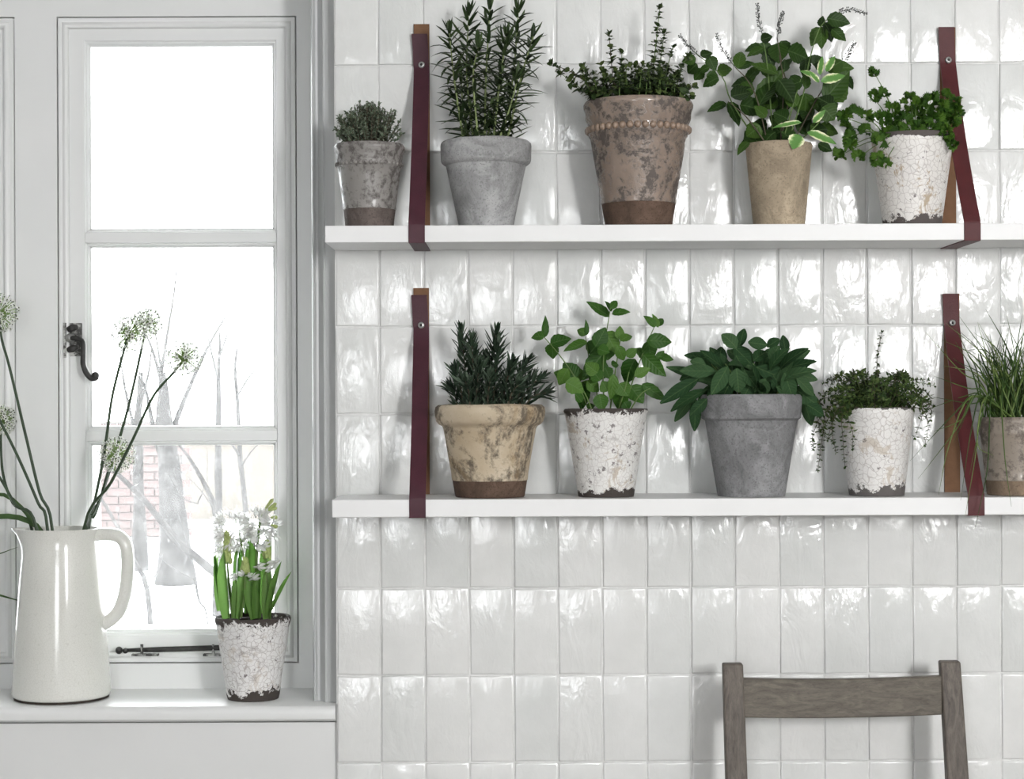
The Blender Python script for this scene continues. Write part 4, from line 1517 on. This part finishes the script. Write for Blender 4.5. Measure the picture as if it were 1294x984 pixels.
for cx_, cy_, dy, rp in cl:
    e = L(cx_, cy_, dy)
    b0 = Vector((e.x * .3 + rnd.uniform(-.01, .01), dy * .4, p5.soil_z - .003))
    md = b0.lerp(e, .55) + Vector((e.x * -.08, 0, .014 if cy_ > 170 else .004))
    st = simple_stem(p5, [b0, md, e], .0011, LM['green_stem'])
    for s in range(7):
        off = Vector((rnd.uniform(-1, 1), rnd.uniform(-.7, .7), rnd.uniform(-.8, .8))) * rp / p5.s * .85
        d = (off + Vector((0, 0, .004)) + rv(rnd, .004)).normalized()
        put(rnd.choice(pl), 'leaflet', st, frame(e + off * .45, d, Vector((rnd.uniform(-.6, .6), -1, rnd.uniform(.1, 1.2))), rp / p5.s * rnd.uniform(.7, 1.1)))

# chives: every blade
rnd = random.Random(30)
L = p10.L


def blade(pts, r0):
    m = MB()
    c = curve(pts, 14)
    k = len(c) - 1
    m.tube(c, [r0 * (1 - .88 * (i / k) ** 1.6) for i in range(k + 1)], 5, cap=False)
    m.build('blade', LM['chive'], p10.t)


spec = [((1215, 470), (1170, 420)), ((1225, 450), (1208, 415)), ((1240, 470), (1232, 412)), ((1235, 440), (1212, 418)), ((1278, 470), (1290, 412)), ((1285, 460), (1293, 420)), ((1220, 500), (1165, 520)), ((1222, 490), (1180, 475)),
        ((1210, 540), (1160, 605)), ((1215, 530), (1180, 545)), ((1200, 560), (1186, 625)), ((1208, 520), (1150, 582)), ((1228, 540), (1214, 632)), ((1235, 560), (1256, 576)), ((1232, 580), (1220, 650)), ((1248, 590), (1232, 668)), ((1270, 580), (1278, 640)),
        ((1230, 470), (1192, 462)), ((1228, 510), (1172, 500)), ((1250, 450), (1262, 440)), ((1260, 470), (1268, 430)), ((1232, 500), (1205, 560)), ((1242, 520), (1225, 600))]
for (mx, my), (tx, ty) in spec:
    dy = rnd.uniform(-.08, .03)
    low = ty > 520
    b0 = Vector((L(1270, 530).x + rnd.uniform(-.022, .03), rnd.uniform(-.03, .03), p10.soil_z - .003))
    up = L((1262 + mx) / 2, min(505, (500 + my) / 2), dy * .6)
    if low:
        dy = rnd.uniform(-.12, -.085)
        up = L((1258 + mx) / 2, 500, dy * .6)
    blade([b0, up, L(mx, my, dy), L(tx, ty, dy * 1.1)], .0017)
for i in range(105):
    a = rnd.uniform(0, 2 * PI)
    b0 = Vector((rnd.gauss(0, .02), rnd.gauss(0, .018), p10.soil_z - .003))
    ln = rnd.uniform(.10, .19)
    sp = rnd.uniform(.15, 1.0)
    o = Vector((math.cos(a), math.sin(a) * .75, 0))
    dr = rnd.uniform(-.2, .75) * sp
    md = b0 + o * ln * .35 * sp + Vector((0, 0, ln * .62))
    tp = b0 + o * ln * .85 * sp + Vector((0, 0, ln * (1.0 - .7 * dr)))
    if tp.y > .085:
        tp.y = .085
    blade([b0, md, tp], rnd.uniform(.0012, .0019))

# hyacinth
rnd = random.Random(31)
hl = [leaf_shape(1, .5, p_strap, bd, .55, 8).mesh('leaf', LM['hyacinth']) for bd in (-.12, .1, .3)]
L = p11.L
items = [(270, 935, 233, 528, 82), (330, 938, 372, 655, 86), (302, 935, 310, 645, 42), (455, 935, 398, 648, 104), (470, 935, 472, 598, 62), (540, 938, 540, 596, 78), (548, 935, 616, 588, 44), (560, 900, 682, 645, 30), (432, 900, 418, 418, 78),
         (395, 900, 400, 408, 30), (482, 900, 492, 478, 66), (560, 900, 562, 438, 44), (225, 900, 168, 508, 36), (325, 900, 330, 432, 26), (215, 880, 182, 486, 38), (360, 900, 352, 470, 40)]
for i, (a, b_, w) in enumerate(zlist(240, 610, 5.47, items)):
    dy = -.022 if i < 8 else .018
    o = big_leaf(p11, hl, rnd, a, b_, w, dy, dz=rnd.uniform(-.06, .04), face=Vector((rnd.uniform(-.35, .35), -1, .1)))


def bud_cone(pot, cx_, y0, y1, w, dy, n=26):
    m = MB()
    a, c = pot.L(cx_, y0, dy), pot.L(cx_ + .5, y1, dy)
    m.tube([a, c], .0022, 6)
    for i in range(n):
        t = i / n
        p = a.lerp(c, .1 + .9 * t)
        th = i * 2.4
        r_ = w / pot.s / 2 * (1 - .55 * t) * .62
        q = p + Vector((math.cos(th) * r_, math.sin(th) * r_, 0))
        m.ball(q, w / pot.s * .24 * (1 - .35 * t), 7, 5, 1.5)
    return m.build('flower_bud', LM['bud'], pot.t)


zz = lambda x, y: (240 + x / 5.47, 610 + y / 5.47)
for x, y0, y1, w, dy in ((255, 560, 345, 74, -.012), (380, 620, 520, 70, -.028), (530, 520, 400, 66, -.020), (250, 400, 330, 34, -.01)):
    xx, ya = zz(x, y0)
    _, yb_ = zz(x, y1)
    bud_cone(p11, xx, ya, yb_, w / 5.47, dy)
for pts, dy in (([(300, 930), (270, 700), (258, 520)], -.012), ([(350, 930), (375, 760), (380, 600)], -.028), ([(530, 930), (528, 640), (530, 480)], -.02), ([(460, 930), (462, 520), (478, 320), (500, 215), (545, 150)], .0), ([(400, 900), (380, 600), (340, 320)], .012)):
    simple_stem(p11, [L(*zz(x, y), dy) for x, y in pts], .0032, LM['green_stem'], 'flower_stem')
for (x0_, y0_), (x1_, y1_) in (((500, 235), (520, 180)), ((520, 180), (575, 110)), ((530, 190), (598, 140)), ((540, 190), (602, 172)), ((560, 240), (605, 238)), ((560, 290), (606, 305)), ((505, 240), (495, 205))):
    m = MB()
    a, c = L(*zz(x0_, y0_), -.004), L(*zz(x1_, y1_), -.008)
    m.tube([a, a.lerp(c, .5), a.lerp(c, .85), c], [.0016, .0030, .0034, .0012], 7)
    m.build('flower_bud', LM['bud'], p11.t)


def floret_mesh(seed):
    m = MB()
    r_ = random.Random(seed)
    for k in range(6):
        a = k * PI / 3 + r_.uniform(-.12, .12)
        lf = leaf_shape(1, .36, p_ellip, .9, .2, 4)
        Mx = Matrix.Rotation(a, 4, 'X') @ Matrix.Rotation(R(-48), 4, 'Y')
        m.xf(Mx, lf)
    m.tube([(-.7, 0, 0), (0, 0, 0)], [.10, .14], 6)
    return m.mesh('floret', LM['petal'])


fm = [floret_mesh(k) for k in range(3)]
fl = [(320, 640, 40), (360, 630, 34), (435, 660, 40), (470, 440, 50), (445, 410, 40), (590, 550, 48), (470, 580, 44), (505, 430, 40), (400, 640, 30), (560, 590, 32)]
for x, y, r_ in fl:
    d = Vector((rnd.uniform(-1, 1), -.8, rnd.uniform(-.4, .5)))
    put(rnd.choice(fm), 'floret', p11.t, frame(L(*zz(x, y), -.036), d, Vector((0, 0, 1)), r_ * 1.5 / 5.47 / p11.s))
for cx_, cy_, rx, ry, k in ((310, 320, 130, 110, 34), (470, 280, 110, 90, 22), (560, 300, 60, 90, 12), (200, 450, 35, 30, 4), (350, 420, 60, 50, 8)):
    for i in range(k):
        a, q = rnd.uniform(0, 2 * PI), rnd.uniform(.2, 1) ** .5
        dy = rnd.uniform(-.02, .024)
        d = Vector((math.cos(a) * q, -rnd.uniform(.1, 1.), -math.sin(a) * q + .1))
        put(rnd.choice(fm), 'floret', p11.t, frame(L(*zz(cx_ + math.cos(a) * q * rx, cy_ + math.sin(a) * q * ry), dy), d, Vector((0, .3, 1)), rnd.uniform(46, 66) / 5.47 / p11.s))

# ------------------------------------------------------------------ jug
JY = .097
js = S(JY)
jx = 78.0
jb = Vector((P(jx, 886, JY).x, JY, SILL_Z + .0006))
jug = thing('enamel_jug', 'tall cream glazed jug with a big handle holding allium stems', 'jug', jb)
JL = lambda x, y, dy=0.0: P(x, y, JY + dy) - jb
t = NT('cream_crackle_glaze')
co = t.coord()
c = t.ramp(t.noise(7, 3, .5, co), [(.3, (.69, .69, .645)), (.7, (.75, .75, .71))])
v = t.n('ShaderNodeTexVoronoi', feature='DISTANCE_TO_EDGE')
v.inputs['Scale'].default_value = 230
t.link(co, v.inputs['Vector'])
c = t.mix(t.math('MULTIPLY', t.ramp(v.outputs['Distance'], [(0, 1.), (.06, 0.)]), .35), c, (.45, .45, .40))
t.bump(t.noise(25, 3, .5, co), .06, .004)
glaze = t.set(c, .13, .5)
sil = [(58, 886.5), (60.5, 884), (61.5, 878), (60.5, 860), (57.5, 810), (54, 760), (50, 715), (46.5, 685), (46.5, 675), (48, 668)]
pr = [(w / js, max(0.0, JL(jx, y).z)) for w, y in sil]
pr[0], pr[1], pr[2] = (58 / js, .0036), (60.5 / js, .0062), (61.5 / js, .012)
body = []
for (r0, z0), (r1, z1) in zip(pr, pr[1:]):
    k = max(1, int((z1 - z0) / .01))
    body += [(r0 + (r1 - r0) * i / k, z0 + (z1 - z0) * i / k) for i in range(k)]
body.append(pr[-1])
zt = pr[-1][1]
rt = pr[-1][0]
inner = [(rt - .001, zt + .0012), (rt - .0035, zt + .0008)] + [(r - .005, z) for r, z in reversed(body) if .012 < z < zt - .002] + [(1e-4, .011)]


def spout(p, a, r, z):
    k = max(0.0, (z - (zt - .055)) / .055)
    dth = abs((a - PI + PI) % (2 * PI) - PI)
    w = math.exp(-(dth / .42) ** 2)
    return Vector((p.x - w * k ** 1.8 * .020, p.y, p.z + w * k ** 3 * .0005))


m = MB()
m.lathe([(1e-4, .0036)] + body + inner, 72, warp=spout)
jbody = m.build('body', glaze, jug, angle=50)
m = MB()
r0 = pr[0][0]
m.lathe([(1e-4, 0), (r0 - .001, 0), (r0 + .0012, .0006), (r0 + .0016, .0037), (1e-4, .0038)], 56)
m.build('foot_ring', m_plain('bare_dark_foot', (.045, .036, .03), .8, .2, .4, 60, .2), jug, angle=40)
m = MB()
hp = [(112, 676), (128, 675), (146, 676), (157, 684), (161, 700), (161, 725), (158, 750), (150, 772), (138, 784), (126, 790), (118, 796)]
c = curve([JL(x, y) for x, y in hp], 40)
m.tube(c, [8.2 / js] * 6 + [8.4 / js] * (len(c) - 12) + [10 / js] * 6, 14, flat=1.25)
m.build('handle', glaze, jug)
m = MB()
m.tube([JL(126.5, 786), JL(126.5, 798), JL(127.5, 812)], [7 / js, 5 / js, 1.5 / js], 10)
m.build('handle_tail', glaze, jug)


# alliums: each stem is its own thing standing in the jug
def allium(label, head, rpx, path, dy0, dy1, seed):
    rnd = random.Random(seed)
    base = JL(path[-1][0], path[-1][1], dy0)
    bot = Vector((base.x * .55, dy0 * .5, .05))
    pts = [bot, base] + [JL(x, y, dy0 + (dy1 - dy0) * (i + 1) / len(path)) for i, (x, y) in enumerate(reversed(path[:-1]))]
    pts = [p + jb for p in pts]
    org = pts[0].copy()
    t = thing('allium_flower', label, 'flower', org)
    hc = P(head[0], head[1], JY + dy1) - org
    pts = [p - org for p in pts] + [hc]
    m = MB()
    c = curve(pts, 30)
    m.tube(c, [.0030 - .0008 * i / (len(c) - 1) for i in range(len(c))], 8)
    m.build('stem', LM['allium_stem'], t)
    r_ = rpx / S(JY + dy1)
    mp, mf, mdt = MB(), MB(), MB()
    n_ = 120
    for i in range(n_):
        z = 1 - 2 * (i + .5) / n_
        th = i * 2.39996 + rnd.uniform(-.2, .2)
        d = Vector((math.sqrt(1 - z * z) * math.cos(th), math.sqrt(1 - z * z) * math.sin(th), z))
        e = hc + d * r_ * rnd.uniform(.78, 1.0)
        mp.tube([hc + d * .002, e], .00055, 3, cap=False)
        x = d.orthogonal().normalized()
        y = d.cross(x)
        for k in range(6):
            a = k * PI / 3 + i
            q = (x * math.cos(a) + y * math.sin(a))
            q2 = d.cross(q)
            s = .0056
            o_ = e + d * .0004
            mf.add([o_, o_ + q * s * .6 + q2 * s * .22 + d * s * .25, o_ + q * s + d * s * .35, o_ + q * s * .6 - q2 * s * .22 + d * s * .25], [(0, 1, 2, 3)])
        mdt.ball(e + d * .0008, .0013, 5, 4)
    mp.build('flower_stalks', LM['ped'], t, kind='stuff')
    mf.build('florets', LM['petal_i'], t, kind='stuff')
    mdt.build('seed_heads', LM['dot'], t, kind='stuff')


LM['allium_stem'] = m_plain('allium_stem', (.025, .048, .020), .45, .4, .2, 40, .1)
allium('tallest white allium leaning over the jug spout side', (-2, 396), 26, [(2, 428), (12, 464), (32, 548), (50, 622), (66, 668)], -.01, -.02, 1)
allium('small pale allium low beside the jug spout, leaning out', (2, 531), 19, [(1, 560), (4, 600), (16, 635), (40, 668)], .01, .03, 2)
allium('white allium on the more upright stem above the jug handle', (163, 421), 24, [(158, 438), (142, 500), (132, 570), (118, 640), (108, 668)], -.005, -.01, 3)
allium('white allium half hidden behind another above the jug handle', (186, 408), 20, [(178, 445), (162, 515), (140, 590), (120, 650), (112, 668)], .015, .03, 4)
allium('white allium with dark dots leaning farthest toward the hyacinths', (233, 452), 24, [(220, 470), (194, 500), (168, 555), (140, 610), (106, 668)], -.02, -.03, 5)
allium('short white allium just above the jug mouth', (147, 575), 24, [(138, 592), (128, 625), (118, 648), (110, 668)], .0, .005, 6)
allium('allium stem leaning out past the jug spout, flower beyond the others', (-46, 470), 24, [(-20, 500), (0, 532), (24, 580), (48, 635), (60, 668)], -.03, -.04, 7)
allium('allium bent low away from the hyacinths over the sill', (-60, 540), 22, [(-30, 565), (0, 604), (20, 638), (46, 668)], -.02, -.03, 8)


def strap_leaf(label, pts, w):
    pts3 = [P(x, y, Y) for x, y, Y in pts]
    org = pts3[0].copy()
    t = thing('allium_leaf', label, 'leaf', org)
    c = curve([p - org for p in pts3], 24)
    m = MB()
    k = len(c) - 1
    vv = []
    for i, p in enumerate(c):
        tg = (c[min(i + 1, k)] - c[max(i - 1, 0)]).normalized()
        sd = tg.cross(Vector((.2, -1, .25))).normalized()
        ww = w / js / 2 * (1 - .95 * (i / k) ** 3)
        vv += [p - sd * ww, p + Vector((0, .0015, 0)), p + sd * ww]
    m.add(vv, [f for i in range(k) for f in ((i * 3, i * 3 + 3, i * 3 + 4, i * 3 + 1), (i * 3 + 1, i * 3 + 4, i * 3 + 5, i * 3 + 2))])
    m.build('blade', LM['hyacinth_dark'], t)


LM['hyacinth_dark'] = m_leaf('allium_leaf_green', [(.035, .075, .022), (.06, .115, .035)], .45, .2)
strap_leaf('narrow dark green leaf curving out of the jug and back under its spout', [(58, 690, JY), (46, 664, JY), (10, 652, JY + .02), (-40, 662, JY + .05), (-60, 700, JY + .06), (-25, 745, JY + .07), (0, 752, JY + .075), (32, 761, JY + .08)], 7)
strap_leaf('thin pointed leaf bending from the jug mouth beside the spout', [(52, 690, JY), (44, 662, JY), (5, 625, JY), (-40, 640, JY + .02), (-50, 690, JY + .03), (-15, 702, JY + .03), (23, 691, JY + .03)], 5)

# ------------------------------------------------------------------ chair
WD = m_wood('weathered_oak', (.070, .058, .050), (.170, .145, .122), (9, 9, 1.4), .55)
WDH = m_wood('weathered_oak_rail', (.075, .064, .052), (.185, .162, .130), (1.6, 9, 7), .55)
CY = -.115
ch0 = Vector((P(1063, 900, CY).x, CY - .16, 0))
chair = thing('folding_chair', 'weathered dark oak folding chair against the tiled wall', 'chair', ch0)
CL = lambda x, y, dy=0.0: P(x, y, CY + dy) - ch0


def bar(pts, wx, wy, mat, name, parent, bevel=.003):
    """rectangular bar through points, width along X and depth along Y"""
    m = MB()
    vv = []
    for p, a, d in zip(pts, wx, wy):
        vv += [(p.x - a / 2, p.y - d / 2, p.z), (p.x + a / 2, p.y - d / 2, p.z), (p.x + a / 2, p.y + d / 2, p.z), (p.x - a / 2, p.y + d / 2, p.z)]
    k = len(pts)
    ff = [(i * 4 + j, i * 4 + (j + 1) % 4, i * 4 + 4 + (j + 1) % 4, i * 4 + 4 + j) for i in range(k - 1) for j in range(4)]
    ff += [(3, 2, 1, 0), tuple((k - 1) * 4 + j for j in range(4))]
    m.add(vv, ff)
    return m.build(name, mat, parent, smooth=False, bevel=bevel)


cs_ = S(CY)
# the posts lean back: the top is nearest the wall; they run down and forward as the front legs
for (xt, yt, xb2, w) in ((925.5, 837.5, 930, 25.5), (1199.5, 834.5, 1208.5, 25.5)):
    tp = CL(xt, yt, 0)
    lo = CL(xb2, 972, -.022)
    k = (tp.z - 0) / (tp.z - lo.z)
    ft = tp + (lo - tp) * k
    ft.y = tp.y + (lo.y - tp.y) * k * 1.35
    mid = tp.lerp(ft, .5)
    ft.x = tp.x + (ft.x - tp.x) * .35
    lo2 = tp + (lo - tp)
    bar([ft, lo2, tp], [w / cs_ * 1.1, w / cs_ * 1.05, w / cs_], [.026, .024, .022], WD, 'back_post', chair)
# top rail between the posts, gently dished
m = MB()
xs = 18
vv = []
xa_, xb_ = 936.5, 1189.5
for i in range(xs + 1):
    s = i / xs
    x = xa_ + (xb_ - xa_) * s
    dish = 4 * s * (1 - s)
    yt = 856.0 + (853.0 - 856.0) * s + 4.0 * dish
    yb_ = 905.5 + (902.0 - 905.5) * s + 3.5 * dish
    a, c = CL(x, yt, -.004), CL(x, yb_, -.008)
    bow = .010 * dish
    vv += [(a.x, a.y - .008 + bow, a.z), (a.x, a.y + .008 + bow, a.z), (c.x, c.y + .008 + bow, c.z), (c.x, c.y - .008 + bow, c.z)]
m.add(vv, [(i * 4 + j, i * 4 + 4 + j, i * 4 + 4 + (j + 1) % 4, i * 4 + (j + 1) % 4) for i in range(xs) for j in range(4)] + [(0, 1, 2, 3), tuple(xs * 4 + j for j in (3, 2, 1, 0))])
m.build('top_rail', WDH, chair, bevel=.0022, smooth=False)
# seat, rear legs, stretchers (below the picture)
cxm = CL(1065, 900).x
hwid = .165
for i in range(6):
    m = MB()
    m.box((cxm - hwid + .006, -.20 + i * .058, .445), (cxm + hwid - .006, -.148 + i * .058, .463))
    m.build('seat_slat', WDH, chair, smooth=False, bevel=.003)
for s in (-1, 1):
    m = MB()
    m.box((cxm + s * hwid - .011, -.21, .418), (cxm + s * hwid + .011, .15, .4448))
    m.build('seat_rail', WD, chair, smooth=False, bevel=.002)
    bar([Vector((cxm + s * (hwid - .028), .22, 0)), Vector((cxm + s * (hwid - .028), -.14, .43))], [.022, .022], [.028, .028], WD, 'rear_leg', chair)
m = MB()
m.tube([(cxm - hwid + .028, .03, .227), (cxm + hwid - .028, .03, .227)], .009, 8)
m.build('stretcher', WD, chair)
